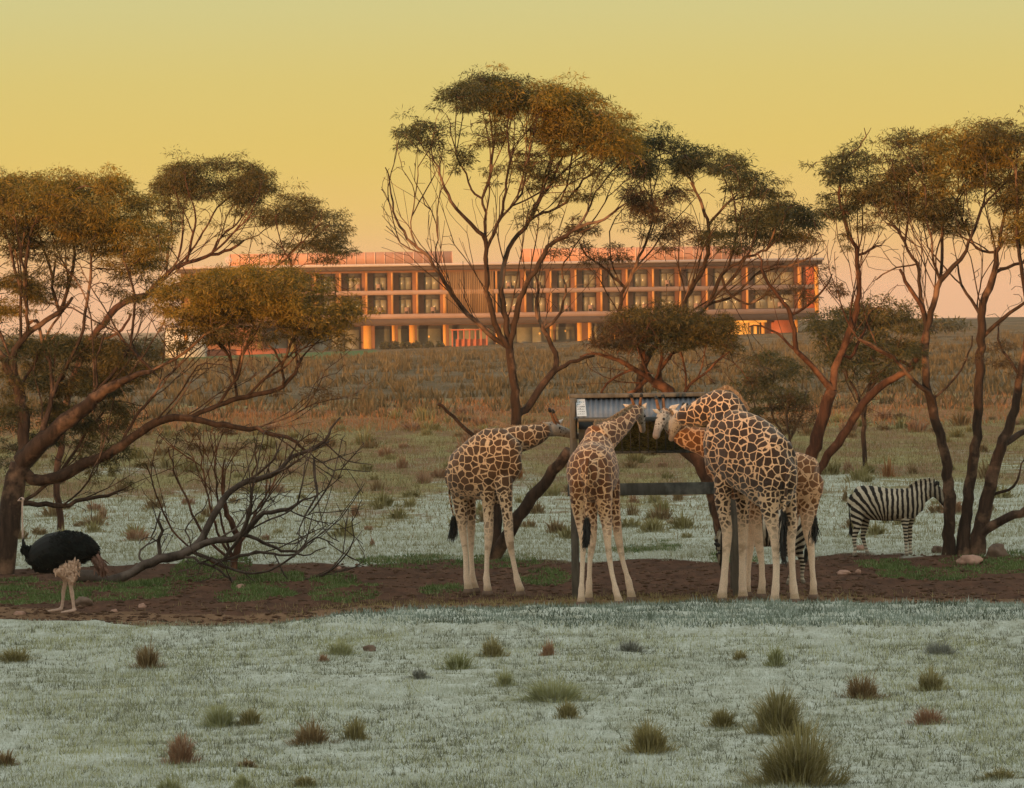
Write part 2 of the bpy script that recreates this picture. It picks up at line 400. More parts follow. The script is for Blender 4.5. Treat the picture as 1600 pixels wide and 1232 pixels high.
tan = sstep(0, .5, YY - near_b(XX)) * sstep(5.0, 2.5, YY - near_b(XX)) * sm * .9
me = npmesh('ground', np.stack([XX, YY, ZZ], -1), fa, 4, dict(soil=sm, weed=weedmask(XX, YY) * .62, frost=frostmask(XX, YY) * (1 - lawn), orange=orange,
            brown=sstep(225, 300, YY), lawn=lawn, tan=tan), smooth=True)
ground = tag(link('ground', me, MAT['ground']), kind='structure')
def sample_z(x, y):
    """bilinear height of the ground sheet"""
    x = np.atleast_1d(x); y = np.atleast_1d(y)
    i = np.clip(np.searchsorted(xs, x) - 1, 0, nx - 2); j = np.clip(np.searchsorted(ys, y) - 1, 0, ny - 2)
    fx = (x - xs[i]) / (xs[i + 1] - xs[i]); fy = (y - ys[j]) / (ys[j + 1] - ys[j])
    return (ZZ[j, i] * (1 - fx) + ZZ[j, i + 1] * fx) * (1 - fy) + (ZZ[j + 1, i] * (1 - fx) + ZZ[j + 1, i + 1] * fx) * fy
def sz(x, y): return float(sample_z(x, y)[0])
def GG(px, py):
    p = G(px, py); p.z = sz(p.x, p.y); return p

# ------------------------------------------------------------------ hotel building
BY = 668.0
def bxp(px): return P(px, 470, BY).x
def bzp(py): return P(800, py, BY).z
def mk_panel():
    k = Mat('timber_screen', .8, .2); p = k.coord(); s = k.noise(k.mapping(p, (1, 1, .02)), 5, 3, .6)
    k.col(k.mix(k.mr(s, .35, .65), (.21, .12, .055), (.36, .21, .10))); return k.m
MAT['b_wall'] = plain('clay_wall', (.22, .11, .07), .85, .2, .15, .5)
MAT['b_fin'] = plain('timber_fin', (.50, .235, .075), .75, .2, .18, .8)
MAT['b_slab'] = plain('precast_slab', (.30, .205, .175), .85, .2, .12, .4)
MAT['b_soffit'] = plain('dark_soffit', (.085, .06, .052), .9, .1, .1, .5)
MAT['b_roof'] = plain('roof_edge', (.44, .38, .38), .6, .3, .1, .3)
MAT['b_dark'] = plain('dark_head', (.05, .05, .055), .7, .3, .2, .5)
MAT['b_screen'] = plain('pink_plant_screen', (.50, .27, .19), .8, .2, .08, .3)
MAT['b_rib'] = plain('screen_rib', (.78, .50, .36), .8, .2, .08, .3)
MAT['b_panel'] = mk_panel()
MAT['b_gold'] = plain('golden_timber', (.62, .29, .06), .7, .2, .12, .8)
MAT['b_brick'] = plain('red_wall', (.42, .13, .07), .85, .2, .2, .8)
MAT['b_white'] = plain('white_render', (.72, .70, .68), .8, .2, .06, .4)
def mk_glass():
    k = Mat('window_glass', .12, .6); n = k.noise(k.coord(), .7, 3)
    k.col(k.mix(k.mr(n, .35, .65), (.17, .175, .14), (.25, .235, .175))); return k.m
MAT['b_glass'] = mk_glass()
MAT['b_frame'] = plain('window_frame', (.07, .065, .06), .5, .4, .1)
def mk_glow():
    k = Mat('interior_glow', .6, .3); n = k.noise(k.coord(), .8, 3)
    k.col((.6, .35, .12)); k.b.inputs['Emission Color'].default_value = (1, .38, .05, 1); k.L(k.mr(n, .3, .7, .35, 1.0), k.b.inputs['Emission Strength']); return k.m  # self-emission gives wall, soffit and doorway their lamplit look
MAT['b_glow'] = mk_glow()

b0 = Vector((bxp(780), BY, gz1(bxp(780), BY)))
hotel = empty('hotel_building', b0, 'long three-storey hotel with timber fins and pink rooftop screens behind the trees', 'building')
def bb(name, mat, bl, parent=hotel):
    """boxes given in world coordinates, stored relative to the hotel's base"""
    o = boxes(name, [(a - b0.x, b - b0.x, c - b0.y, d - b0.y, e - b0.z, f - b0.z) for a, b, c, d, e, f in bl], MAT[mat], hotel)
    if parent is not hotel: o.parent = parent
    return o
XL, XR = bxp(282), bxp(1279)
z_roof, z_s2t, z_s2b, z_s1t, z_s1b, z_sof = bzp(413.5), bzp(451.5), bzp(458.5), bzp(488.5), bzp(496), bzp(506)
z_g = -4.6
bb('wall', 'b_wall', [(XL, XR, BY + 1.25, BY + 16, z_sof, z_roof - .3)])
bb('ground_floor_wall', 'b_wall', [(XL, XR - 3, BY + 3.0, BY + 15.5, z_g, z_sof - .05)])
bb('roof', 'b_roof', [(XL - .6, XR + .7, BY - .8, BY + 16.5, z_roof - .02, z_roof + .28)])
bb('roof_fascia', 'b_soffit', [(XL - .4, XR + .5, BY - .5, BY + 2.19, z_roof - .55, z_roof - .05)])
bb('balcony_slab', 'b_slab', [(XL, XR - .3, BY - .1, BY + 2.18, z_s2b, z_s2t)])
bb('balcony_slab', 'b_slab', [(XL, XR - .3, BY - .1, BY + 2.18, z_s1b, z_s1t)])
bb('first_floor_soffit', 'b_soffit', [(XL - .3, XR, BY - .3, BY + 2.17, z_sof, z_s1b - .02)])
bb('end_wall', 'b_gold', [(XR - .45, XR + .02, BY - .15, BY + 15, z_sof, z_roof - .8)])
fins = [296, 336, 376, 415, 454, 493, 532, 573, 613, 652, 695, 776, 821, 861, 900, 940, 980, 1021, 1063, 1105, 1168, 1250]
cp = None
for i, px in enumerate(fins):
    x = bxp(px); wd = .24 if px not in (695, 1250) else .42
    for (a, b) in ((z_s2t, z_roof - .78), (z_s1t, z_s2b)):
        bb('timber_fin', 'b_fin', [(x - wd / 2, x + wd / 2, BY - .22, BY + 2.16, a + .01, b - .01)])
# windows
for i in range(len(fins) - 1):
    a, b = fins[i], fins[i + 1]
    if a == 695: continue
    x0, x1 = bxp(a) + .85, bxp(b) - .72
    for (zb, zt) in ((z_s2t, z_roof - .78), (z_s1t, z_s2b)):
        wf = bb('window', 'b_frame', [(x0 - .06, x1 + .06, BY + 1.16, BY + 1.24, zb + .02, zt - .04)])
        nP = 2 if x1 - x0 < 3 else 3
        for q in range(nP):
            xa = x0 + (x1 - x0) * q / nP + .04; xb = x0 + (x1 - x0) * (q + 1) / nP - .04
            bb('pane', 'b_glass', [(xa, xb, BY + 1.10, BY + 1.15, zb + .08, zt - .62)], wf)
        bb('blind', 'b_dark', [(x0, x1, BY + 1.09, BY + 1.15, zt - .56, zt - .08)], wf)
        if rnd.random() < .45:
            cx = x0 + rnd.uniform(.3, .8) * (x1 - x0)
            bb('balcony_chair', 'b_slab', [(cx - .26, cx + .26, BY + .5, BY + .9, zb + .30, zb + .40), (cx - .26, cx + .26, BY + .9, BY + .97, zb + .3, zb + .8), (cx - .24, cx - .19, BY + .5, BY + .93, zb + .01, zb + .3), (cx + .19, cx + .24, BY + .5, BY + .93, zb + .01, zb + .3)])
# solid screen between bays: vertical battens
xa, xb = bxp(699), bxp(772)
bb('screen_backing', 'b_wall', [(xa, xb, BY + .1, BY + 2.1, z_s1t + .02, z_roof - .8)])
nb = 26
for i in range(nb):
    x = xa + (xb - xa) * (i + .5) / nb
    bb('batten', 'b_panel', [(x - .07, x + .07, BY - .12, BY + .08, z_s1t - .05, z_roof - .8)])
bb('end_panel', 'b_brick', [(bxp(1256), XR - .5, BY + .6, BY + 2.1, z_s1t + .01, z_s2b - .01)]); bb('end_panel', 'b_brick', [(bxp(1256), XR - .5, BY + .6, BY + 2.1, z_s2t + .01, z_roof - .8)])
# rooftop screens
for (pa, pb, pt) in ((357, 707, 391), (815, 1176, 389)):
    x0, x1 = bxp(pa), bxp(pb); zt = bzp(pt)
    s = bb('rooftop_screen', 'b_screen', [(x0, x1, BY + 4, BY + 9, z_roof + .3, zt)])
    n = int((x1 - x0) / 1.15)
    for i in range(n + 1):
        x = x0 + (x1 - x0) * i / n
        bb('screen_post', 'b_rib', [(x - .04, x + .04, BY + 3.86, BY + 3.98, z_roof + .3, zt - .02)], s)
# ground floor: columns, glowing bays, glazing
for px, wpx, m in ((404, 8, 'b_gold'), (455, 15, 'b_gold'), (573, 15, 'b_gold'), (614, 6, 'b_gold'), (643, 11, 'b_gold'), (694, 6, 'b_gold'), (776, 5, 'b_gold'), (861, 6, 'b_gold'), (905, 9, 'b_gold'), (921, 7, 'b_gold'), (960, 6, 'b_gold'), (1020, 7, 'b_gold'), (1192, 6, 'b_gold'), (1244, 6, 'b_gold')):
    x = bxp(px); h = wpx / 12.8 / 2 * .8
    bb('column', m, [(x - h, x + h, BY + .4, BY + 1.1, z_g, z_sof - .01)])
gl = [(415, 446), (466, 560), (584, 608), (620, 636), (650, 688), (700, 770), (782, 855), (868, 898), (926, 955), (966, 1014), (1026, 1100)]
for a, b in gl:
    x0, x1 = bxp(a), bxp(b); wf = bb('ground_floor_window', 'b_frame', [(x0, x1, BY + 2.7, BY + 2.95, z_g, z_sof - .1)])
    n = max(1, int((x1 - x0) / 1.5))
    for q in range(n):
        xa = x0 + (x1 - x0) * q / n + .05; xb = x0 + (x1 - x0) * (q + 1) / n - .05
        bb('pane', 'b_glass', [(xa, xb, BY + 2.62, BY + 2.68, z_g + .2, z_sof - .5)], wf)
        if rnd.random() < .4:
            cx = (xa + xb) / 2; zz = z_sof - rnd.uniform(1.0, 1.8); bb('lamp', 'b_glow', [(cx - .1, cx + .1, BY + 2.5, BY + 2.6, zz, zz + .2)], wf)
bb('glowing_wall', 'b_glow', [(bxp(1128), bxp(1170), BY + 2.4, BY + 2.6, z_g, z_sof - .06)])  # wall emits by itself in place of lamp light falling on it
bb('glowing_soffit', 'b_glow', [(bxp(1112), bxp(1198), BY + .2, BY + .35, z_sof - .28, z_sof - .03)])  # soffit strip emits too, standing in for lamp light on it
wf = bb('doorway', 'b_glow', [(bxp(1172), bxp(1188), BY + 2.4, BY + 2.6, z_g, z_sof - .06)]); bb('door', 'b_frame', [(bxp(1173), bxp(1178), BY + 2.2, BY + 2.35, z_g, bzp(514)), (bxp(1183), bxp(1187), BY + 2.2, BY + 2.35, z_g, bzp(514))], wf)
bb('side_wall', 'b_brick', [(bxp(1198), bxp(1240), BY + 1.6, BY + 2.4, z_g, z_sof - .06)])
for (pa, pb) in ((630, 652),): pass
# things round the hotel
def bthing(name, mat, bl, label, cat, group=None, bev=0):
    bl = list(bl); x = (bl[0][0] + bl[0][1]) / 2; y = bl[0][2]; z = bl[0][4]
    o = boxes(name, [(a - x, b - x, c - y, d - y, e - z, f - z) for a, b, c, d, e, f in bl], MAT[mat]); o.location = (x, y, z)
    return tag(o, label, cat, group)
def pz(px, py, Y): return P(px, py, Y).z
t = bthing('terrace_wall', 'b_brick', [(P(285, 550, 655).x, P(447, 550, 655).x, 655, 655.5, pz(360, 562, 655), pz(360, 547, 655)), (P(285, 550, 655).x - .1, P(447, 550, 655).x + .1, 654.9, 655.6, pz(360, 547, 655), pz(360, 546, 655))],
           'low red terrace wall in front of the left end of the hotel', 'wall')
t = bthing('terrace_edge', 'b_white', [(P(512, 552, 655).x, P(706, 548, 655).x, 655, 656.5, pz(600, 557, 655), pz(600, 550.5, 655)), (P(512, 552, 655).x - .1, P(706, 548, 655).x + .1, 654.8, 656.6, pz(600, 550.5, 655), pz(600, 550, 655))],
           'long low white terrace edge below the hotel dining windows', 'wall')
# white pavilion at the left
px0, px1 = 258, 312; Yp = 650
pv = empty('pavilion', P(285, 550, Yp), 'small white pavilion with a golden doorway left of the hotel', 'building')
def rel(o, par, w0):
    me = o.data; me.transform(Matrix.Translation(-Vector(w0))); o.parent = par
def worldpart(name, mat, bl, par):
    o = boxes(name, bl, MAT[mat]); rel(o, par, par.location); return o
worldpart('wall', 'b_white', [(P(258, 540, Yp).x, P(320, 540, Yp).x, Yp, Yp + 6, pz(285, 566, Yp), pz(285, 513, Yp))], pv)
worldpart('roof', 'b_roof', [(P(255, 540, Yp).x, P(323, 540, Yp).x, Yp - .3, Yp + 6.3, pz(285, 513, Yp), pz(285, 510, Yp))], pv)
worldpart('door', 'b_gold', [(P(288, 540, Yp).x, P(294, 540, Yp).x, Yp - .08, Yp, pz(290, 536, Yp), pz(290, 518, Yp))], pv)
# pergola of red posts
pg = empty('pergola', P(735, 548, 655), 'open red timber pergola in front of the hotel screen wall', 'pergola')
for q in range(7):
    x = P(707 + q * 9, 530, 655).x; worldpart('post', 'b_brick', [(x - .1, x + .1, 655, 655.2, pz(735, 552, 655), pz(735, 516.5, 655))], pg)
worldpart('beam', 'b_brick', [(P(704, 530, 655).x, P(765, 530, 655).x, 654.9, 655.3, pz(735, 516.4, 655), pz(735, 514.5, 655))], pg)
worldpart('side_panel', 'b_brick', [(P(712, 530, 655).x, P(762, 530, 655).x, 655.4, 655.5, pz(735, 552, 655), pz(735, 530, 655))], pg)
# satellite dish
t = empty('satellite_dish', P(357, 421, 672), 'pale satellite dish on the hotel roof at the left screen', 'dish')
co = []; fa_ = []; tube(co, fa_, [Vector((0, 0, -.3)), Vector((0, 0, .8))], [.08, .08], ns=8); link('mast', pymesh('mast', co, fa_), MAT['b_roof'], t)
bm = bmesh.new(); bmesh.ops.create_uvsphere(bm, u_segments=12, v_segments=8, radius=.45); bmesh.ops.scale(bm, vec=(1, .35, 1), verts=bm.verts); bmesh.ops.translate(bm, vec=(0, 0, 1.1), verts=bm.verts)
me = bpy.data.meshes.new('bowl'); bm.to_mesh(me); bm.free(); link('bowl', me, MAT['b_roof'], t)
# farm houses on the right horizon
for (px, py, wpx, hpx, Y, lab) in ((1524, 508, 34, 11, 790, 'pale pink roofed farmhouse on the horizon between two right-hand trunks'), (1588, 524, 50, 20, 700, 'red-brown roofed farmhouse at the far right edge')):
    p = P(px, py, Y); s = Y / F; hw = wpx * s / 2; hh = hpx * s
    e = empty('farmhouse', p, lab, 'house')
    boxes('wall', [(-hw * .92, hw * .92, 0, 7, -1.2, hh * .5)], MAT['b_wall'], e)
    co = [(-hw, -.5, hh * .5), (hw, -.5, hh * .5), (hw, 7.5, hh * .5), (-hw, 7.5, hh * .5), (-hw * .7, 3.5, hh), (hw * .7, 3.5, hh)]
    link('roof', pymesh('roof', co, [(0, 1, 5, 4), (1, 2, 5), (2, 3, 4, 5), (3, 0, 4), (3, 2, 1, 0)], False), MAT['b_screen'], e)
    for q in (-.5, .1, .6): boxes('window', [(hw * q - .4, hw * q + .4, -.06, -.01, hh * .15, hh * .38)], MAT['b_frame'], e)

# ------------------------------------------------------------------ blades
def blades(x, y, h, wd, lean=.5, z=None, two=False, curl=0.0):
    """triangular grass blades, numpy; returns co, faces(3)"""
    n = len(x); z = sample_z(x, y) - .01 if z is None else z
    an = rng.random(n) * 2 * math.pi; la = rng.random(n) * 2 * math.pi; ln = rng.random(n) * lean
    dx, dy = np.cos(an) * wd / 2, np.sin(an) * wd / 2 * .6
    tx, ty = x + np.cos(la) * ln * h, y + np.sin(la) * ln * h
    co = np.empty((n, 3, 3))
    co[:, 0] = np.stack([x - dx, y - dy, z], -1); co[:, 1] = np.stack([x + dx, y + dy, z], -1)
    co[:, 2] = np.stack([tx, ty, z + h * np.sqrt(np.clip(1 - ln ** 2 * .6, .1, 1))], -1)
    return co.reshape(-1, 3), np.arange(n * 3)
def field(name, n, y0, y1, hfun, wd, mat, label, keep, lean=.8, power=1.0, cat='grass'):
    y = y0 + (y1 - y0) * rng.random(n) ** power
    hw = y * 830 / F + 1.0
    x = (rng.random(n) * 2 - 1) * hw
    m = keep(x, y); x, y = x[m], y[m]
    h = hfun(x, y) * (.5 + rng.random(len(x)) * .8)
    co, f = blades(x, y, h, wd * (.6 + .8 * rng.random(len(x))), lean)
    o = link(name, npmesh(name, co, f, 3), MAT[mat]); return tag(o, label, cat, kind='stuff')
notsoil = lambda x, y: (y < near_b(x) + .1) | (y > far_b(x) - .1)
field('frosted_grass', 360000, 54, 86, lambda x, y: .02 + .09 * fbm(x, y, .9, 30) ** 1.8, .011, 'frostgrass', 'short pale grass white with frost across the foreground',
      lambda x, y: (y < edge_b(x) + .5) & (rng.random(len(x)) < .35 + 1.1 * fbm(x, y * .4, 1.6, 31)), 1.5)
field('straw_grass', 120000, 54, 86, lambda x, y: .04 + .10 * fbm(x, y, 1.0, 70), .009, 't_green', 'thin straw coloured grass patches between the frosted grass',
      lambda x, y: (y < edge_b(x) + .2) & (rng.random(len(x)) < 3.2 * (fbm(x, y * .3, 2.0, 71) - .37)), 1.0)
# low dark sprigs between the frosted blades
k_ = 15000; cy_ = 54 + 31 * rng.random(k_); cx_ = (rng.random(k_) * 2 - 1) * (cy_ * 830 / F + .5); m_ = (rng.random(k_) < 2.6 * (fbm(cx_, cy_ * .35, 1.8, 75) - .22)) & (cy_ < edge_b(cx_) + .3); cx_, cy_ = cx_[m_], cy_[m_]
x = np.repeat(cx_, 9) + rng.normal(0, .035, len(cx_) * 9); y = np.repeat(cy_, 9) + rng.normal(0, .05, len(cx_) * 9)
co, f = blades(x, y, np.repeat(.03 + .07 * rng.random(len(cx_)) ** 2, 9) * (.5 + rng.random(len(x))), .013, 1.3)
tag(link('low_sprigs', npmesh('low_sprigs', co, f, 3), MAT['sprig']), 'dark low sprigs scattered through the frosted foreground', 'plants', kind='stuff')
field('frosted_weeds', 60000, 78, 90, lambda x, y: .03 + .17 * fbm(x, y, .5, 33) ** 1.6, .022, 'berm', 'bank of frosted weeds along the near edge of the bare soil',
      lambda x, y: (y > edge_b(x) - .3) & (y < near_b(x) + .5) & (x > -4.2), 1.0)
field('frosted_field_grass', 240000, 100, 185, lambda x, y: .045 + .09 * fbm(x, y * .3, 2.5, 35), .016, 'frostmid', 'frost covered pasture grass beyond the bare soil',
      lambda x, y: (y > far_b(x) - .2) & (rng.random(len(x)) < frostmask(x, y) * 1.1), 1.1, 1.2)
field('olive_pasture', 110000, 110, 230, lambda x, y: .07 + .14 * fbm(x, y * .3, 3, 37), .022, 'olive', 'olive green pasture grass behind the giraffes',
      lambda x, y: rng.random(len(x)) > frostmask(x, y) * .95, .9)
field('orange_grass', 26000, 200, 256, lambda x, y: .10 + .30 * fbm(x, y * .4, 4, 39), .05, 't_orange', 'band of sunlit orange grass across the middle of the field',
      lambda x, y: rng.random(len(x)) < .15 + 1.5 * (fbm(x, y * .5, 6, 40) - .35), .7)
field('brown_pasture', 150000, 225, 655, lambda x, y: .04 + .26 * fbm(x, y * .3, 5, 41) ** 1.5, .06, 'brownfield', 'dry brown pasture grass rising towards the hotel',
      lambda x, y: (~((y > 480) & (x < -15))) & (rng.random(len(x)) < 2.2 * (fbm(x, y * .25, 5, 42) - .22)), .9, .8)
# weeds on the soil
def weeds(n):
    xs_, ys_ = [], []
    for a, b, rx, ry in WE:
        k = int(n * rx * ry / 4) + 60; r = np.sqrt(rng.random(k)); t_ = rng.random(k) * 6.283
        xs_.append(a + rx * r * np.cos(t_)); ys_.append(b + ry * r * np.sin(t_))
    x = np.concatenate(xs_); y = np.concatenate(ys_); m = rng.random(len(x)) < fbm(x, y, .8, 50) * 3.2 - .95; return x[m], y[m]
x, y = weeds(6500)
co, f = blades(x, y, (.02 + .12 * fbm(x, y, .7, 51) ** 1.5) * (.5 + rng.random(len(x))), .028, 1.3)
tag(link('green_weeds', npmesh('green_weeds', co, f, 3), MAT['weed']), 'patches of low green weeds growing on the bare soil', 'weeds', kind='stuff')

# clods and hoof-kicked lumps on the soil, and hay trodden into the ground before the feeder
n = 9000; cx_ = rng.uniform(-12, 12, n); cy_ = near_b(cx_) + (far_b(cx_) - near_b(cx_)) * rng.random(n) ** 1.5; r_ = .012 + .045 * rng.random(n) ** 3
O8 = np.array([(1, 0, 0), (0, 1, 0), (-1, 0, 0), (0, -1, 0), (0, 0, 1), (0, 0, -1)], float); T8_ = np.array([(0, 1, 4), (1, 2, 4), (2, 3, 4), (3, 0, 4), (1, 0, 5), (2, 1, 5), (3, 2, 5), (0, 3, 5)])
co = O8[None] * (r_[:, None] * np.array((1.3, 1.3, .7)))[:, None, :] * (.7 + .6 * rng.random((n, 6, 1))) + np.stack([cx_, cy_, sample_z(cx_, cy_) + r_ * .2], -1)[:, None, :]
MAT['clod'] = plain('soil_clod', (.10, .058, .038), .95, .1, .5, 3)
tag(link('soil_clods', npmesh('soil_clods', co.reshape(-1, 3), (T8_[None] + (np.arange(n) * 6)[:, None, None]).reshape(-1), 3), MAT['clod']), 'small clods of trodden soil on the bare strip', 'soil', kind='stuff')
n = 16000; p0 = G(880, 940); x = rng.normal(G(930, 940).x, 2.3, n); y = rng.normal(G(930, 942).y, 1.3, n); m = (y > near_b(x) - .2); x, y = x[m], y[m]; m = rng.random(len(x)) < 2.4 * (fbm(x, y, .7, 80) - .25); x, y = x[m], y[m]
co, f = blades(x, y, .05 + .09 * rng.random(len(x)), np.full(len(x), .012), 1.5)
MAT['straw'] = mk_blade('straw', (.20, .16, .07), (.30, .25, .11), (.42, .36, .18))
tag(link('spilled_hay', npmesh('spilled_hay', co, f, 3), MAT['straw']), 'hay trodden into the ground between the giraffes and the frosted bank', 'hay', kind='stuff')
# ------------------------------------------------------------------ tussocks
def tussock_mesh(name, n, r, h, wd, spread=1.0, straws=0):
    a = rng.random(n) * 6.283; q = np.sqrt(rng.random(n)); kc = rng.integers(2, 5); cc_ = rng.normal(0, .10 * r, (kc, 2)); cs_ = .55 + .6 * rng.random(kc); ci = rng.integers(0, kc, n)
    x = np.cos(a) * q * r * .38 + cc_[ci, 0]; y = np.sin(a) * q * r * .38 + cc_[ci, 1]; h = h * cs_[ci] / cs_.max()
    H = 1.55 * h * (.4 + .6 * rng.random(n)) * (1 - .38 * q)
    if straws: H[:straws] = h.max() * (1.15 + .5 * rng.random(straws))
    ox = np.cos(a) * r * spread * q * (.4 + .6 * rng.random(n)); oy = np.sin(a) * r * spread * q * (.4 + .6 * rng.random(n))
    wv = wd * (.6 + .8 * rng.random(n)); an = rng.random(n) * 3.14; dx, dy = np.cos(an) * wv / 2, np.sin(an) * wv / 2
    droop = rng.random(n) * .35
    co = np.empty((n, 5, 3)); z0 = np.full(n, -.03)
    co[:, 0] = np.stack([x - dx, y - dy, z0], -1); co[:, 1] = np.stack([x + dx, y + dy, z0], -1)
    sk = rng.random(n) < .34; sk[:straws] = False
    x = np.where(sk, x + np.cos(a) * r * rng.random(n) * .8, x); y = np.where(sk, y + np.sin(a) * r * rng.random(n) * .8, y); H = np.where(sk, H * (.18 + .3 * rng.random(n)), H); dx = np.where(sk, dx * .8, dx)
    co[:, 0] = np.stack([x - dx, y - dy, z0], -1); co[:, 1] = np.stack([x + dx, y + dy, z0], -1)
    mx_, my_ = x + ox * .45, y + oy * .45; mz = H * .65
    co[:, 2] = np.stack([mx_ + dx * .7, my_ + dy * .7, mz], -1); co[:, 3] = np.stack([mx_ - dx * .7, my_ - dy * .7, mz], -1)
    co[:, 4] = np.stack([x + ox * 1.1, y + oy * 1.1, H * (1 - droop)], -1)
    b = np.arange(n) * 5
    f = np.stack([b, b + 1, b + 2, b, b + 2, b + 3, b + 3, b + 2, b + 4], -1).reshape(-1)
    return npmesh(name, co.reshape(-1, 3), f, 3)
FT = [(232, 1044, 46, 40, 'brown', 5, 'reddish brown tussock with tall straws at upper left of the frosted foreground'),
      (532, 1024, 50, 28, 'green', 0, 'low yellow green tussock next to the small brown clod in the frost'),
      (768, 1028, 42, 34, 'olive', 4, 'spiky brown tussock just below the weed bank, under the left giraffe'),
      (716, 1046, 52, 28, 'green', 0, 'pale green low tussock left of the spiky brown one'),
      (790, 1074, 30, 28, 'green', 0, 'small green tussock left of the wide yellowish one'),
      (862, 1094, 112, 44, 'green', 3, 'wide yellowish tussock with one tall stalk in the centre foreground'),
      (886, 1122, 36, 32, 'olive', 0, 'small dark tussock at the front edge of the wide yellowish one'),
      (1018, 1178, 66, 52, 'olive', 2, 'round olive tussock in the lower centre with dark base'),
      (1129, 1136, 46, 34, 'olive', 0, 'olive tussock left of the two tall joined tussocks'),
      (1216, 1150, 84, 72, 'olive', 0, 'tall olive tussock behind the biggest one'),
      (1246, 1224, 122, 100, 'olive', 3, 'biggest tussock, yellow brown, at the bottom edge right of centre'),
      (1344, 1090, 62, 40, 'brown', 6, 'brown tussock with upright dark straws right of centre'),
      (1453, 1082, 50, 40, 'olive', 2, 'dense round tussock at the right of the foreground'),
      (1456, 1132, 56, 30, 'red', 0, 'low purplish brown tussock below the dense round one at right'),
      (1468, 1022, 54, 20, 'grey', 0, 'flat grey frosted tussock near the soil at right'),
      (1210, 1042, 32, 32, 'green', 3, 'small pointed tussock below the hooves of the largest giraffe'),
      (1156, 1032, 26, 20, 'olive', 1, 'tiny brown tuft left of the small pointed tussock'),
      (344, 1132, 60, 38, 'green', 2, 'loose green tussock beside a brown one, left foreground'),
      (394, 1132, 42, 26, 'olive', 0, 'low brownish tuft right of the loose green tussock'),
      (488, 1164, 66, 42, 'brown', 2, 'dark brown bristly tussock left of a smaller upright one'),
      (556, 1156, 42, 38, 'olive', 0, 'upright brown tussock right of the dark bristly one'),
      (284, 1194, 48, 46, 'red', 6, 'rusty red tussock with stiff straws at lower left'),
      (8, 1196, 40, 28, 'brown', 0, 'brown tussock cut by the left edge low in the frame'),
      (22, 1036, 60, 24, 'olive', 0, 'faded tussock at the left edge high in the foreground'),
      (384, 1202, 34, 14, 'brown', 0, 'flattened brown tuft between the rusty one and the dark bristly one'),
      (266, 1232, 44, 22, 'green', 0, 'green tuft at the bottom edge below the rusty tussock'),
      (480, 1228, 40, 18, 'olive', 0, 'olive tuft at the bottom edge below the dark bristly tussock'),
      (378, 1230, 30, 24, 'green', 0, 'thin green tuft at the bottom edge between two others'),
      (985, 1018, 44, 22, 'grey', 3, 'grey wispy tuft below the middle giraffe'),
      (856, 1026, 22, 26, 'red', 4, 'thin reddish straws above the wide yellowish tussock'),
      (655, 1062, 30, 16, 'grey', 2, 'faint grey tuft in the frost left of the small green tussock'),
      (1560, 1220, 60, 20, 'olive', 0, 'faded olive tuft in the bottom right corner'),
      (505, 1034, 16, 14, 'red', 3, 'tiny reddish stalks left of the yellow green tussock')]
for (px, py, wp, hp, colr, st, lab) in FT:
    p = GG(px, py); s = p.y / F
    me = tussock_mesh('grass_tussock', int(260 + wp * hp * .22), wp * s * .55, hp * s, .012, 1.0, st)
    o = link('grass_tussock', me, MAT['t_' + colr]); o.location = p; tag(o, lab, 'grass tussock', 'tussocks in the frosted foreground')
MT = [(555, 805, 17, 20, 'red', 'rusty tussock in the field right of the dead branches'), (592, 797, 26, 16, 'olive', 'olive tussock beside the rusty one right of the dead branches'),
      (662, 756, 34, 26, 'red', 'wide reddish tussock behind the dead stub left of the giraffes'), (640, 792, 30, 16, 'olive', 'low olive tussock left of the left giraffe'),
      (582, 852, 9, 14, 'red', 'single small red tuft near the soil right of the dead branches'), (988, 806, 26, 22, 'brown', 'brown tussock under the feeder plank'),
      (990, 784, 24, 16, 'red', 'reddish tussock just under the feeder plank'), (1060, 784, 24, 18, 'brown', 'dark tussock under the right half of the feeder plank'),
      (1388, 746, 28, 32, 'orange', 'bright orange tall tussock above the zebra in the open'), (1428, 740, 26, 20, 'brown', 'brown tussock right of the bright orange one'),
      (1325, 740, 22, 22, 'red', 'reddish tussock left of the bright orange one'), (161, 812, 16, 22, 'red', 'small red tussock right of the ostrich tree'),
      (628, 732, 22, 22, 'red', 'reddish tussock left above the wide reddish one'), (590, 768, 34, 18, 'brown', 'brown tussock below the longest dead twig'),
      (810, 750, 20, 22, 'orange', 'orange tussock behind the chest of the left giraffe'), (1320, 785, 10, 22, 'brown', 'narrow brown tussock above the rump of the open zebra')]
for (px, py, wp, hp, colr, lab) in MT:
    p = GG(px, py); s = p.y / F
    me = tussock_mesh('grass_tussock', 150, wp * s * .55, hp * s * 1.1, .02, .8, 2)
    o = link('grass_tussock', me, MAT['t_' + colr]); o.location = p; tag(o, lab, 'grass tussock', 'tussocks in the field beyond the soil')
var = [(c, tussock_mesh('grass_tussock', 170, .32, .30, .03, .8, 2)) for c in ('olive', 'brown', 'red', 'olive', 'brown', 'olive')]
for c, m in var: m.materials.append(MAT['t_' + c])
LB_ = {'olive': 'small olive tussock scattered in the field beyond the soil', 'brown': 'small brown tussock scattered in the field beyond the soil', 'red': 'small reddish tussock scattered in the field beyond the soil'}
SC = []
for i in range(280):
    Y = 112 + 120 * rnd.random() ** 1.1; x = rnd.uniform(-1, 1) * (Y * 800 / F)
    c, m = rnd.choice(var); o = link('grass_tussock', m); s = rnd.uniform(.4, 1.2) * (1 + (Y - 112) / 160)
    o.location = (x, Y, sz(x, Y)); o.scale = (s, s, s * rnd.uniform(.7, 1.2)); o.rotation_euler.z = rnd.uniform(0, 6.28)
    SC.append((o, c, s))
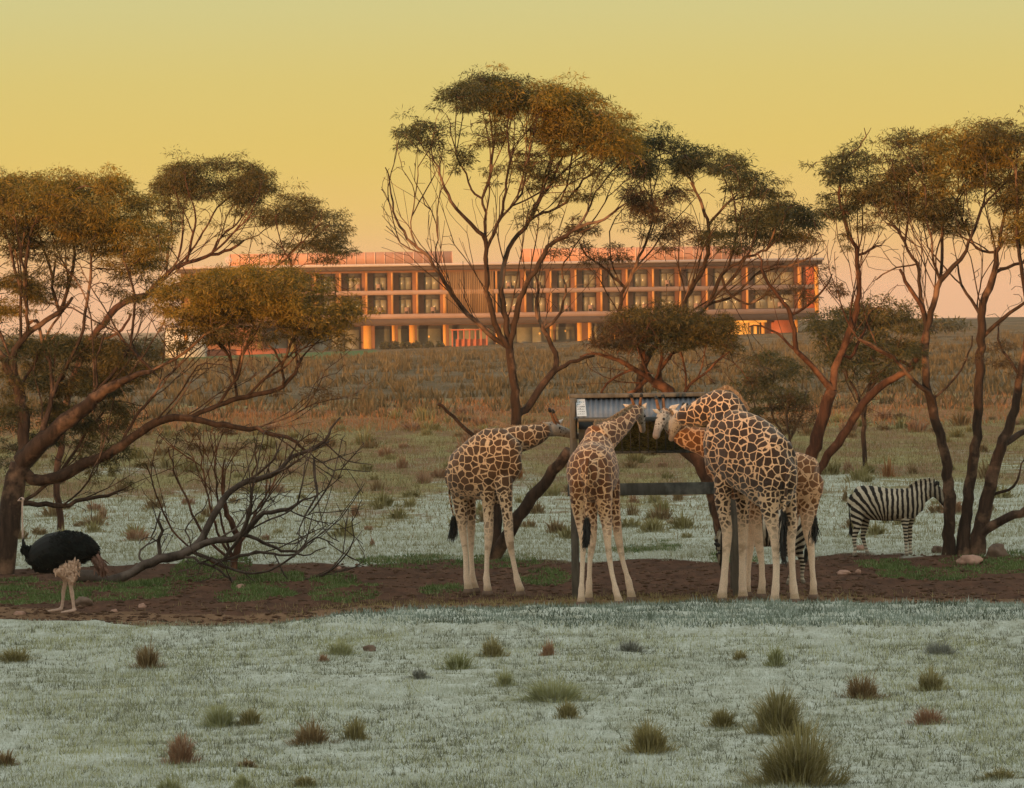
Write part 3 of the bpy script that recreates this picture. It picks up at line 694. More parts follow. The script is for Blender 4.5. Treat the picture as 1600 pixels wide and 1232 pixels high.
# each scattered tussock is described by what it stands behind, how far back, its size and its turn from the left
LM = [(90, 'behind the ostrich'), (240, 'behind the big left tree'), (400, 'behind the fallen branches'), (560, 'right of the fallen branches'), (690, 'left of the giraffes'), (850, 'behind the left giraffe'),
      (960, 'behind the rear-view giraffe'), (1115, 'seen under the feeder'), (1290, 'behind the right giraffes'), (1350, 'left of the open zebra'), (1480, 'behind the open zebra'), (1700, 'behind the four-stemmed tree')]
bins = {}
for o, c, s in SC:
    v = o.location - CAM; px = 800 + F * v.dot(rt) / v.dot(fw); Y = v.y
    lm = next(t for a, t in LM if px < a); dp = 'near the soil' if Y < 128 else ('low in the field' if Y < 150 else ('halfway up the field' if Y < 180 else ('high in the field' if Y < 208 else 'by the orange grass')))
    bins.setdefault((c, lm, dp), []).append((px, o))
ORD = ['first', 'second', 'third', 'fourth', 'fifth', 'sixth', 'seventh', 'eighth', 'ninth', 'tenth']
for (c, lm, dp), L_ in bins.items():
    L_.sort(key=lambda q: q[0])
    for i, (px, o) in enumerate(L_):
        tag(o, ('%s tussock %s, %s' % ({'olive': 'olive', 'brown': 'brown', 'red': 'reddish'}[c], lm, dp)) + ('' if len(L_) == 1 else ', %s from left' % ORD[min(i, 9)]), 'grass tussock', 'tussocks scattered beyond the soil')
# far tussocks read as a rough texture
n = 1500; Yf = 225 + 330 * rng.random(n); xf = (rng.random(n) * 2 - 1) * Yf * 830 / F
co_, f_ = [], []
for i in range(n):
    k = 14; a = rng.random(k) * 6.283; rr = .55 * np.sqrt(rng.random(k)) * (.5 + rng.random()); X = xf[i] + np.cos(a) * rr; Y_ = Yf[i] + np.sin(a) * rr
    c_, g_ = blades(X, Y_, np.full(k, .35 + .35 * rng.random()), .14, .8); f_.append(g_ + sum(len(q) for q in co_[:0]) + i * k * 3); co_.append(c_)
tag(link('far_tussocks', npmesh('far_tussocks', np.concatenate(co_), np.concatenate(f_), 3), MAT['brownfield']), 'mass of far tussocks below the hotel', 'grass', kind='stuff')

# ------------------------------------------------------------------ stones and clods
def rock(px, py, wp, hp, mat, lab, dp=1.0):
    p = GG(px, py); s = p.y / F; bm = bmesh.new(); bmesh.ops.create_icosphere(bm, subdivisions=3, radius=1)
    o3 = Vector((rnd.uniform(0, 50), rnd.uniform(0, 50), 0))
    for v in bm.verts:
        d = mnoise.noise(v.co * 1.3 + o3) * .45 + mnoise.noise(v.co * 3.5 + o3) * .14
        v.co *= (1 + d); v.co = Vector((v.co.x * wp * s / 2, v.co.y * wp * s / 2 * dp, v.co.z * hp * s * .6 + hp * s * .25))
    me = bpy.data.meshes.new('stone'); bm.to_mesh(me); bm.free(); me.polygons.foreach_set('use_smooth', [True] * len(me.polygons))
    o = link('stone', me, MAT[mat]); o.location = p; tag(o, lab, 'stone')
rock(1513, 878, 38, 16, 'stone', 'pale pink flat boulder at the foot of the right trunks')
rock(1557, 868, 30, 24, 'stone_grey', 'brown boulder right of the pale pink one at the right trunks')
rock(1466, 864, 20, 12, 'stone_grey', 'dark stone left of the right-hand trunks')
rock(1344, 860, 14, 10, 'stone', 'pinkish stone behind the hind legs of the open zebra')
rock(1318, 893, 22, 8, 'stone', 'flat pink stone on the soil in front of the open zebra')
rock(1341, 892, 9, 8, 'stone', 'small pink stone right of the flat one on the soil')
rock(132, 908, 26, 10, 'stone', 'pinkish stone on the weeds behind the ostrich thighs')
rock(131, 942, 30, 16, 'stone_grey', 'rounded brown stone behind the feet of the ostrich')
rock(31, 958, 18, 8, 'stone', 'pink stone left of the feet of the ostrich')
rock(178, 953, 12, 6, 'stone', 'small pink stone right of the ostrich, lower one')
rock(222, 946, 12, 8, 'stone', 'small pink stone right of the ostrich, farther one')
rock(577, 1020, 22, 12, 'stone_grey', 'small brown clod in the frost right of the yellow green tussock')
rock(376, 916, 13, 9, 'stone', 'pink stone among the weeds below the dead branches')
rock(530, 886, 7, 5, 'stone', 'tiny pink stone on the dark soil')

# ------------------------------------------------------------------ animals
def px_chain(lst, Yd=0.0):
    """[(px,py,Y,r_px[,rb_px])] -> world points with radii in metres"""
    o = []
    for q in lst:
        p = P(q[0], q[1], q[2] + Yd); s = p.y / F; ra = q[3] * s; rb = (q[4] if len(q) > 4 else q[3]) * s
        o.append((p.x, p.y, p.z, ra, rb))
    return o
def put_tube(co, fa, ch, up, ns=14, step=.06):
    A = catmull(ch, step); tube(co, fa, [Vector(a[:3]) for a in A], list(A[:, 3]), list(A[:, 4]), up, ns)
def hair(name, mat, parent, roots, tips, n, r0, r1, wd, base):
    """strands from around a root polyline to tips (lists of world Vectors, same length)"""
    n = int(n); k = len(roots) - 1
    t_ = rng.random(n) * k; i = np.minimum(t_.astype(int), k - 1); f = (t_ - i)[:, None]
    A = np.array([tuple(v) for v in roots]); B = np.array([tuple(v) for v in tips])
    a = A[i] * (1 - f) + A[i + 1] * f + rng.normal(0, r0, (n, 3)); b = B[i] * (1 - f) + B[i + 1] * f + rng.normal(0, r1, (n, 3))
    an = rng.random(n) * 3.14; d = np.stack([np.cos(an), np.sin(an), np.zeros(n)], -1) * wd
    co = np.empty((n, 4, 3)); m = (a + b) / 2 + rng.normal(0, r1 * .3, (n, 3))
    co[:, 0] = a; co[:, 1] = m + d; co[:, 2] = b; co[:, 3] = m - d
    co = co.reshape(-1, 3) - np.array(tuple(base)); q = np.arange(n) * 4
    return link(name, npmesh(name, co, np.stack([q, q + 1, q + 2, q + 3], -1), 4), mat, parent)
def soft_tube(name, mat, parent, ch, base, up=Vector((0, 0, 1)), ns=10, step=.04):
    co, fa_ = [], []; A = catmull(ch, step); tube(co, fa_, [Vector(a[:3]) - base for a in A], list(A[:, 3]), list(A[:, 4]), up, ns)
    return link(name, pymesh(name, co, fa_), mat, parent)
def segdist(V, a, b):
    a = np.array(tuple(a)); b = np.array(tuple(b)); d = b - a; t = np.clip(((V - a) @ d) / (d @ d), 0, 1); return np.linalg.norm(V - a - t[:, None] * d, axis=1), t

def giraffe(spec, label, mat):
    base = spec['base']; e = empty('giraffe', base, label, 'giraffe', 'giraffes at the hay feeder')
    co, fa_ = [], []
    torso = []
    for (px, yt, yb, Y, hw) in spec['torso']:
        p = P(px, (yt + yb) / 2, Y); torso.append((p.x, p.y, p.z, hw, (yb - yt) / 2 * Y / F))
    put_tube(co, fa_, torso, Vector((0, 0, 1)), 20, .08)
    put_tube(co, fa_, px_chain(spec['neck']), spec.get('neckup', Vector((0, 0, 1))), 16)
    hd = px_chain(spec['head']); put_tube(co, fa_, hd, Vector((0, 0, 1)), 14, .04)
    hv = spec['heading']
    hoofs = []
    for leg in spec['legs']:
        C_, K_, T_ = leg[-3], leg[-2], leg[-1]
        lp = lambda A, B, t, m: (*[A[j] + (B[j] - A[j]) * t for j in range(3)], *[m * v for v in (A if t > .6 else B)[3:]])
        leg = leg[:-2] + [lp(C_, K_, .70, 1.02), K_, lp(K_, T_, .45, .80), T_]
        ch = px_chain([(*q[:3], *[v * (.90 if v < 5.3 else (1.0 if i < 3 else .93)) for v in q[3:]]) for i, q in enumerate(leg)]); gzv = 0.0
        ch[-1] = (ch[-1][0], ch[-1][1], max(.05, min(ch[-1][2], .10)), ch[-1][3], ch[-1][4])
        put_tube(co, fa_, ch, hv, 12, .05)
        hoofs.append(Vector(ch[-1][:3]))
    co = [Vector(c) - base for c in co]
    me = voxelise(pymesh('body', co, fa_), .0155, 2)
    V = coords(me)
    a = Vector(hd[0][:3]) - base; b = Vector(hd[-1][:3]) - base
    d, t_ = segdist(V, a, b); L_ = (b - a).length
    rad = np.array([h[3] for h in hd]).max()
    head = sstep(rad * 2.0, rad * 1.45, d) * sstep(-.02, .12, ((V - np.array(tuple(a))) @ np.array(tuple((b - a).normalized()))))
    setattr_f(me, 'head', head); setattr_f(me, 'muzzle', head * sstep(.72, .9, t_))
    setattr_f(me, 'hoof', sstep(.20, .12, V[:, 2]) * .75)
    link('body', me, mat, e)
    for h in hoofs:
        hp = h - base; cc, ff = [], []
        tube(cc, ff, [Vector((hp.x, hp.y, -.015)), Vector((hp.x, hp.y, .035)), Vector((hp.x, hp.y, .075))], [.098, .092, .075], [.105, .098, .08], hv, 12, False)
        link('hoof', pymesh('hoof', cc, ff), MAT['stone_grey'], e)
    # ossicones, ears, eye, mane, tail
    for (p0, p1, r) in spec['horns']:
        A_ = P(*p0) - base; B_ = P(*p1) - base; cc, ff = [], []; q = p0[2] / F
        tube(cc, ff, [A_, A_.lerp(B_, .75), B_], [r * q * 1.15, r * q * .85, r * q * 1.1], ns=10)
        h = link('ossicone', pymesh('ossicone', cc, ff), MAT['horn'], e)
        cc, ff = [], []; tube(cc, ff, [A_.lerp(B_, .92), A_.lerp(B_, 1.06)], [r * q * 1.25, r * q * 1.2], ns=10)
        link('ossicone_tip', pymesh('ossicone_tip', cc, ff), MAT['hair_black'], h)
    for (p0, p1, wpx) in spec['ears']:
        A_ = P(*p0) - base; B_ = P(*p1) - base; q = p0[2] / F; cc, ff = [], []
        mid = A_.lerp(B_, .45)
        tube(cc, ff, [A_, mid, B_], [wpx * .5 * q, wpx * q, wpx * .12 * q], [.012, .016, .006], Vector((0, 1, 0)), 10)
        link('ear', pymesh('ear', cc, ff), MAT['ear'], e)
    for p0 in spec['eyes']:
        bm = bmesh.new(); bmesh.ops.create_uvsphere(bm, u_segments=10, v_segments=8, radius=.024); bmesh.ops.translate(bm, vec=P(*p0) - base, verts=bm.verts)
        m_ = bpy.data.meshes.new('eye'); bm.to_mesh(m_); bm.free(); link('eye', m_, MAT['eye'], e)
    ml = [P(*q[:3]) for q in spec['mane']]; hs = [q[3] * q[2] / F for q in spec['mane']]
    tips = [m_ + Vector(spec.get('manedir', (0, 0, 1))) * h for m_, h in zip(ml, hs)]
    A = catmull([tuple(v) for v in ml], .05); B = catmull([tuple(v) for v in tips], .05); k = min(len(A), len(B))
    A = np.array([A[int(i * (len(A) - 1) / (k - 1))] for i in range(k)]); B = np.array([B[int(i * (len(B) - 1) / (k - 1))] for i in range(k)])
    hair('mane', MAT['mane'], e, [Vector(v) for v in A], [Vector(v) for v in B], 1700, .012, .009, .009, base)
    tl = px_chain(spec['tail']); o = soft_tube('tail', mat, e, tl, base)
    tf = [Vector(P(*q)) for q in spec['tuft']]
    A = [tf[i] for i in range(len(tf) - 1)]; B = [tf[i + 1] + (tf[i + 1] - tf[i]) * .25 for i in range(len(tf) - 1)]
    if len(A) == 1: A.append(A[0] + (tf[1] - tf[0]) * .3); B.append(B[0])
    hair('tail_tuft', MAT['hair_black'], o, A, B, 420, .022, .035, .010, base)
    return e
up = Vector((0, 0, 1))
M_G1 = mk_giraffe('giraffe_coat_brown', (.040, .021, .011), (.11, .054, .026), (.64, .43, .26), (.62, .49, .36), .8, 1.4, 6.3, 10.5, (3.1, 0, 0))
M_G2 = mk_giraffe('giraffe_coat_rust', (.085, .028, .010), (.17, .062, .022), (.72, .43, .24), (.66, .49, .33), .95, 1.4, 6.9, 10.5, (7.7, 1, 0))
M_G3 = mk_giraffe('giraffe_coat_dark', (.018, .010, .008), (.06, .030, .018), (.68, .44, .27), (.64, .49, .35), .85, 1.5, 6.3, 10.5, (1.3, 5, 0))
M_G4 = mk_giraffe('giraffe_coat_orange', (.13, .048, .018), (.22, .09, .034), (.70, .41, .23), (.62, .48, .35), .9, 1.5, 6.4, 10.5, (9.1, 2, 3))

Y1 = Yg(765, 929)
r_, f_r = Y1 + .5, Y1 - .35
g1 = dict(base=Vector((P(765, 929, Y1).x, Y1, 0)), heading=Vector((.77, -.64, 0)),
  torso=[(707, 722, 768, r_ + .05, .15), (714, 708, 782, r_, .28), (725, 701, 783, r_ - .1, .36), (739, 691, 783, r_ - .25, .40), (753, 679, 785, r_ - .4, .41), (768, 668, 790, r_ - .55, .37), (782, 670, 786, r_ - .7, .33), (795, 688, 776, r_ - .8, .26), (801, 712, 762, f_r, .15)],
  neck=[(776, 712, f_r + .25, 34, 40), (790, 697, f_r + .25, 24, 29), (806, 688, f_r + .28, 20, 22), (826, 683, f_r + .35, 17.5, 19), (842, 678, f_r + .45, 14.5, 15.5), (852, 673, f_r + .5, 11, 12)],
  head=[(850, 672, f_r + .5, 9, 11.5), (862, 671, f_r + .6, 9, 12), (876, 674, f_r + .75, 7, 9), (892, 679, f_r + .95, 5.5, 6.5), (903, 682, f_r + 1.05, 5, 5.5)],
  legs=[[(716, 746, r_ - .1, 12, 20), (719, 786, r_ - .08, 9, 13), (722, 822, r_ - .05, 6, 8), (727, 862, r_ - .05, 4.6, 5), (729, 902, r_ - .05, 5.5, 5.8), (732, 921, r_ - .05, 7, 8)],
        [(728, 756, r_ + .2, 12, 17), (734, 796, r_ + .25, 8, 11), (736, 826, r_ + .25, 5.5, 7.5), (736, 862, r_ + .22, 4.3, 4.8), (738, 900, r_ + .22, 5.3, 5.5), (742, 920, r_ + .25, 6.8, 7.5)],
        [(762, 752, f_r + .1, 13, 17), (763, 795, f_r + .1, 7.5, 9.5), (763.5, 840, f_r + .05, 6.8, 7.2), (761, 870, f_r + .05, 4.3, 4.6), (760, 904, f_r + .05, 5.8, 6.2), (762, 922, f_r + .05, 7.2, 7.5)],
        [(786, 752, f_r - .05, 13, 17), (792, 797, f_r - .2, 7.5, 9.5), (796, 842, f_r - .25, 6.8, 7.2), (801, 872, f_r - .22, 4.4, 4.7), (808, 906, f_r - .2, 6, 6.4), (813, 922, f_r - .2, 7.2, 8)]],
  horns=[((868, 664, f_r + .6), (859, 641, f_r + .45), 2.2), ((873, 663, f_r + .8), (864, 643, f_r + .75), 2.2)],
  ears=[((860, 667, f_r + .5), (848, 660, f_r + .35), 3.2), ((870, 664, f_r + .8), (880, 655, f_r + .95), 3)],
  eyes=[(874, 669, f_r + .62)],
  mane=[(764, 668, f_r + .3, 4), (776, 664, f_r + .28, 6), (794, 670, f_r + .28, 6), (812, 671, f_r + .32, 6), (832, 668, f_r + .4, 5.5), (850, 662, f_r + .5, 4)], manedir=(-.1, 0, 1),
  tail=[(706, 735, r_ + .1, 2.6), (702, 765, r_ + .12, 1.8), (705, 790, r_ + .12, 1.5), (709, 806, r_ + .12, 1.4)],
  tuft=[(709, 806, r_ + .12), (709, 822, r_ + .12), (706, 842, r_ + .12)])
giraffe(g1, 'giraffe at the left of the feeder reaching its head behind the left post', M_G1)

Y2 = Yg(930, 948); r2, f2 = Y2 + .15, Y2 + 1.35
g2 = dict(base=Vector((P(932, 946, Y2 + .6).x, Y2 + .6, 0)), heading=Vector((.12, .99, 0)),
  torso=[(921, 716, 762, r2 - .15, .17), (922, 702, 776, r2, .30), (923, 695, 784, r2 + .2, .385), (925, 692, 786, r2 + .5, .425), (928, 687, 784, r2 + .8, .42), (931, 676, 778, r2 + 1.05, .36), (933, 668, 770, r2 + 1.3, .30), (935, 672, 750, r2 + 1.5, .2)],
  neck=[(934, 692, f2, 24, 30), (944, 684, f2 + .15, 22, 25), (958, 675, f2 + .35, 17, 20), (972, 664, f2 + .6, 14, 16), (984, 652, f2 + .85, 11, 12.5), (992, 644, f2 + 1.05, 10, 11)],
  head=[(993, 642, f2 + 1.05, 9, 10), (998, 645, f2 + 1.15, 9, 9.5), (1001, 655, f2 + 1.3, 7, 7.5), (1003, 666, f2 + 1.45, 5.5, 5.5), (1004, 673, f2 + 1.5, 5, 5)],
  legs=[[(903, 752, r2 + .1, 14, 22), (903, 786, r2 + .1, 12, 16), (907, 816, r2 + .12, 8, 10), (911, 848, r2 + .05, 5.6, 7), (910, 886, r2 + .05, 4.2, 4.6), (908.5, 922, r2 + .02, 5.6, 6), (908, 940, r2, 7, 7.5)],
        [(943, 752, r2 + .1, 15, 22), (944, 788, r2 + .1, 13, 16), (948, 820, r2 + .12, 8.5, 10), (950, 852, r2 + .05, 5.8, 7), (955, 890, r2 + .05, 4.3, 4.7), (962, 922, r2 + .02, 5.8, 6), (967, 940, r2, 7.2, 7.8)],
        [(922, 752, f2, 12, 16), (925, 795, f2 - .02, 8.5, 9.5), (925.5, 842, f2 - .04, 7, 7.5), (922, 876, f2 - .06, 4.4, 4.8), (920.5, 912, f2 - .06, 5.8, 6), (920, 933, f2 - .06, 7, 7.2)],
        [(957, 752, f2, 12, 16), (961, 795, f2, 8.5, 9.5), (966, 838, f2 - .02, 6.8, 7.5), (973, 876, f2 - .04, 4.4, 4.8), (982, 908, f2 - .06, 6, 6.4), (987, 933, f2 - .06, 7.4, 8)]],
  horns=[((991, 635, f2 + 1.1), (986, 619, f2 + 1.0), 2.3), ((1000, 634, f2 + 1.15), (1002, 618, f2 + 1.1), 2.3)],
  ears=[((989, 640, f2 + 1.1), (974, 632, f2 + 1.1), 4.6), ((1003, 641, f2 + 1.15), (1010, 630, f2 + 1.15), 4.6)],
  eyes=[(1007, 650, f2 + 1.18), (992, 652, f2 + 1.2)],
  mane=[(929, 668, f2 - .1, 6), (933, 664, f2 + .05, 7), (946, 662, f2 + .2, 5), (962, 653, f2 + .4, 5), (978, 643, f2 + .7, 5), (988, 636, f2 + .95, 4)], manedir=(-.2, 0, 1),
  tail=[(918, 718, r2 - .32, 3.6), (916, 745, r2 - .38, 2.6), (915, 775, r2 - .38, 1.9), (916, 808, r2 - .36, 1.7)],
  tuft=[(916.5, 806, r2 - .36), (918, 830, r2 - .36), (914, 854, r2 - .36)])
giraffe(g2, 'rust-patched giraffe seen from behind with its tail between its hind legs', M_G2)

Y3 = Yg(1220, 946); r3, f3 = Y3 + .15, Y3 + 1.45
g3 = dict(base=Vector((P(1185, 943, Y3 + .7).x, Y3 + .7, 0)), heading=Vector((-.64, .77, 0)),
  torso=[(1233, 722, 772, r3 - .05, .16), (1227, 706, 788, r3, .28), (1218, 692, 800, r3 + .1, .36), (1206, 677, 800, r3 + .3, .42), (1187, 660, 782, r3 + .6, .45), (1165, 645, 768, r3 + .85, .44), (1145, 640, 764, r3 + 1.1, .38), (1129, 655, 765, r3 + 1.3, .33), (1119, 690, 752, r3 + 1.45, .2)],
  neck=[(1141, 700, f3 - .1, 35, 40), (1141, 676, f3 - .05, 33, 38), (1139, 652, f3 + .05, 31, 33), (1127, 636, f3 + .2, 27, 28), (1105, 642, f3 + .4, 21, 24), (1084, 649, f3 + .6, 16, 18), (1070, 652, f3 + .75, 14, 15)],
  neckup=Vector((-.3, 0, 1)),
  head=[(1068, 652, f3 + .75, 11, 12.5), (1060, 657, f3 + .85, 10, 12), (1055, 667, f3 + .95, 7.5, 9), (1051, 678, f3 + 1.05, 5.5, 6.5), (1049, 686, f3 + 1.1, 5, 5.5)],
  legs=[[(1133, 745, f3 - .25, 15, 20), (1129, 775, f3 - .25, 12.5, 15), (1132, 805, f3 - .28, 10, 11), (1136, 832, f3 - .28, 9, 9.5), (1134, 872, f3 - .28, 6, 6.4), (1131, 910, f3 - .28, 7, 7.3), (1128, 934, f3 - .3, 8.8, 9.4)],
        [(1157, 745, f3 + .15, 14, 18), (1160, 778, f3 + .15, 11, 13), (1161, 806, f3 + .15, 9.2, 10), (1161, 832, f3 + .15, 8.5, 9), (1160, 872, f3 + .12, 5.8, 6.2), (1160, 910, f3 + .12, 6.6, 7), (1161, 932, f3 + .1, 8.4, 9)],
        [(1203, 756, r3, 17, 26), (1202, 790, r3 - .02, 13, 18), (1207, 820, r3 - .02, 9.5, 12), (1211, 846, r3 - .05, 7.2, 8.6), (1213, 884, r3 - .05, 5.6, 6.2), (1212, 917, r3 - .05, 6.8, 7.2), (1210, 940, r3 - .05, 8.5, 9.2)],
        [(1226, 756, r3 + .35, 14, 22), (1233, 792, r3 + .4, 10, 14), (1237, 822, r3 + .42, 7.5, 10), (1236.5, 850, r3 + .4, 6, 7.4), (1238, 884, r3 + .38, 5, 5.4), (1240, 916, r3 + .38, 6.3, 6.8), (1242, 938, r3 + .36, 8, 8.8)]],
  horns=[((1062, 645, f3 + .85), (1068, 632, f3 + .8), 2.2), ((1067, 645, f3 + .95), (1073, 633, f3 + .95), 2.2)],
  ears=[((1066, 643, f3 + .7), (1072, 630, f3 + .72), 4.0), ((1061, 648, f3 + 1.0), (1050, 640, f3 + 1.05), 4)],
  eyes=[(1056, 661, f3 + .85)],
  mane=[(1170, 641, f3 - .2, 4), (1162, 629, f3 - .1, 4), (1152, 617, f3, 5), (1137, 608, f3 + .1, 5), (1118, 617, f3 + .22, 6), (1099, 626, f3 + .38, 6), (1082, 635, f3 + .55, 5)], manedir=(-.25, 0, 1),
  tail=[(1234, 728, r3 - .15, 3.6), (1230, 750, r3 - .25, 2.8), (1227, 780, r3 - .28, 2.2), (1225, 798, r3 - .28, 2.2)],
  tuft=[(1225, 796, r3 - .28), (1226, 820, r3 - .28), (1222, 850, r3 - .28), (1225, 880, r3 - .28)])
giraffe(g3, 'largest giraffe, nearly black patches, neck arched down to the feeder', M_G3)

Y4 = Yg(1271, 936); r4, f4 = Y4 + .1, Y4 + .75
g4 = dict(base=Vector((P(1225, 935, Y4 + .5).x, Y4 + .5, 0)), heading=Vector((-.95, .3, 0)),
  torso=[(1276, 738, 782, r4, .14), (1271, 724, 796, r4, .26), (1262, 714, 800, r4 + .05, .33), (1245, 707, 798, r4 + .15, .38), (1220, 701, 792, r4 + .3, .42), (1185, 694, 785, r4 + .45, .40), (1155, 690, 782, r4 + .6, .36), (1130, 690, 765, r4 + .7, .28), (1118, 700, 750, r4 + .75, .2)],
  neck=[(1135, 712, f4, 30, 34), (1115, 696, f4 + .02, 22, 27), (1094, 689, f4 + .05, 18, 21), (1074, 684, f4 + .1, 15, 18), (1056, 672, f4 + .15, 13, 15), (1044, 658, f4 + .2, 11, 12)],
  head=[(1039, 646, f4 + .2, 9, 10), (1035, 652, f4 + .1, 9.5, 10), (1031, 663, f4 + .0, 8, 8), (1027, 674, f4 - .1, 6, 6), (1025, 682, f4 - .15, 6, 5.5)],
  legs=[[(1265, 762, r4 - .05, 13, 22), (1263, 796, r4 - .05, 10, 15), (1263, 826, r4 - .05, 7, 10), (1267, 855, r4 - .1, 5.4, 6.8), (1269, 886, r4 - .1, 4.6, 5), (1271, 912, r4 - .1, 5.8, 6.2), (1271, 930, r4 - .1, 7, 7.6)],
        [(1250, 755, r4 + .4, 12, 20), (1240, 795, r4 + .42, 8, 12), (1236, 850, r4 + .42, 5.2, 6.4), (1237, 886, r4 + .4, 4.4, 4.8), (1238, 912, r4 + .4, 5.4, 5.8), (1239, 927, r4 + .4, 6.6, 7)],
        [(1176, 762, f4 - .3, 12, 18), (1179, 800, f4 - .32, 9.5, 12), (1185, 844, f4 - .34, 7, 7.6), (1190, 880, f4 - .34, 4.8, 5.2), (1191, 910, f4 - .34, 6, 6.4), (1189.5, 928, f4 - .34, 7.2, 8)],
        [(1170, 762, f4 + .25, 12, 18), (1172, 800, f4 + .25, 9, 11), (1173, 844, f4 + .25, 6.6, 7), (1170, 880, f4 + .25, 4.6, 5), (1168, 908, f4 + .25, 5.8, 6), (1167, 924, f4 + .25, 7, 7.4)]],
  horns=[((1029, 640, f4 + .1), (1025, 622, f4 + .15), 2.6), ((1037, 638, f4 + .22), (1036, 620, f4 + .28), 2.6)],
  ears=[((1043, 643, f4 + .25), (1061, 632, f4 + .25), 5), ((1030, 645, f4 + .0), (1020, 640, f4 - .05), 3.6)],
  eyes=[(1027, 654, f4 + .02), (1037, 655, f4 - .03)],
  mane=[(1112, 676, f4, 5), (1094, 673, f4 + .05, 5), (1074, 668, f4 + .1, 5), (1058, 657, f4 + .15, 5), (1046, 644, f4 + .2, 5)], manedir=(.1, 0, 1),
  tail=[(1277, 742, r4 - .05, 3), (1279, 770, r4 - .08, 2.2), (1273, 806, r4 - .1, 2)],
  tuft=[(1273, 804, r4 - .1), (1273, 826, r4 - .1), (1270, 848, r4 - .1)])
giraffe(g4, 'orange-patched giraffe standing behind the largest one, face turned to the camera', M_G4)

# ---- zebras
def mk_zebra():
    k = Mat('zebra_coat', .8, .15); ph = k.attr('phase'); nz = k.noise(k.coord(), 7, 2, .5)
    s = N(k.t, 'ShaderNodeMath', operation='SINE'); k.L(k.math('ADD', ph, k.math('MULTIPLY', nz, 3.6)), s.inputs[0])
    f = k.mr(s.outputs[0], -.22, .15)
    white = k.mix(k.mr(k.noise(k.coord(), 3, 2), .4, .65), (.44, .375, .29), (.56, .49, .39))
    c = k.mix(f, white, (.018, .015, .014)); c = k.mix(k.attr('dark'), c, (.03, .025, .022)); c = k.mix(k.attr('pale'), c, (.60, .53, .44))
    fine = k.noise(k.coord(), 70, 3); c = k.mix(1.0, c, k.mr(fine, .3, .7, .85, 1.12), 'MULTIPLY'); k.col(c); k.bump(fine, .3, .008); return k.m
MAT['zebra'] = mk_zebra()
ZS = .2 / 80.6
def zl(cx, cy): return ((cx - 500) * ZS, (752 - cy) * ZS)
def zphase(V):
    x, z = V[:, 0], V[:, 2]
    x0, z0 = zl(530, 575); dx, dz = x - x0, z - z0
    th = np.arctan2(dz, -dx)                                   # 0 = straight back, pi/2 = up
    ph = 64 * dx
    rear = -40 * (math.pi / 2 - th)
    ph = np.where(dx < 0, rear, ph + 10 * np.clip(x - zl(720, 0)[0], 0, None) * (z - z0))
    leg_r = -40 * math.pi / 2 - 100 * (z0 - z)
    ph = np.where((dx < 0) & (dz < 0), leg_r, ph)
    zf = zl(0, 470)[1]; xf = zl(600, 0)[0]
    ph = np.where((x > xf) & (z < zf) & (x < zl(770, 0)[0]), 64 * (zl(680, 0)[0] - x0) + 100 * (z - zf), ph)
    return ph
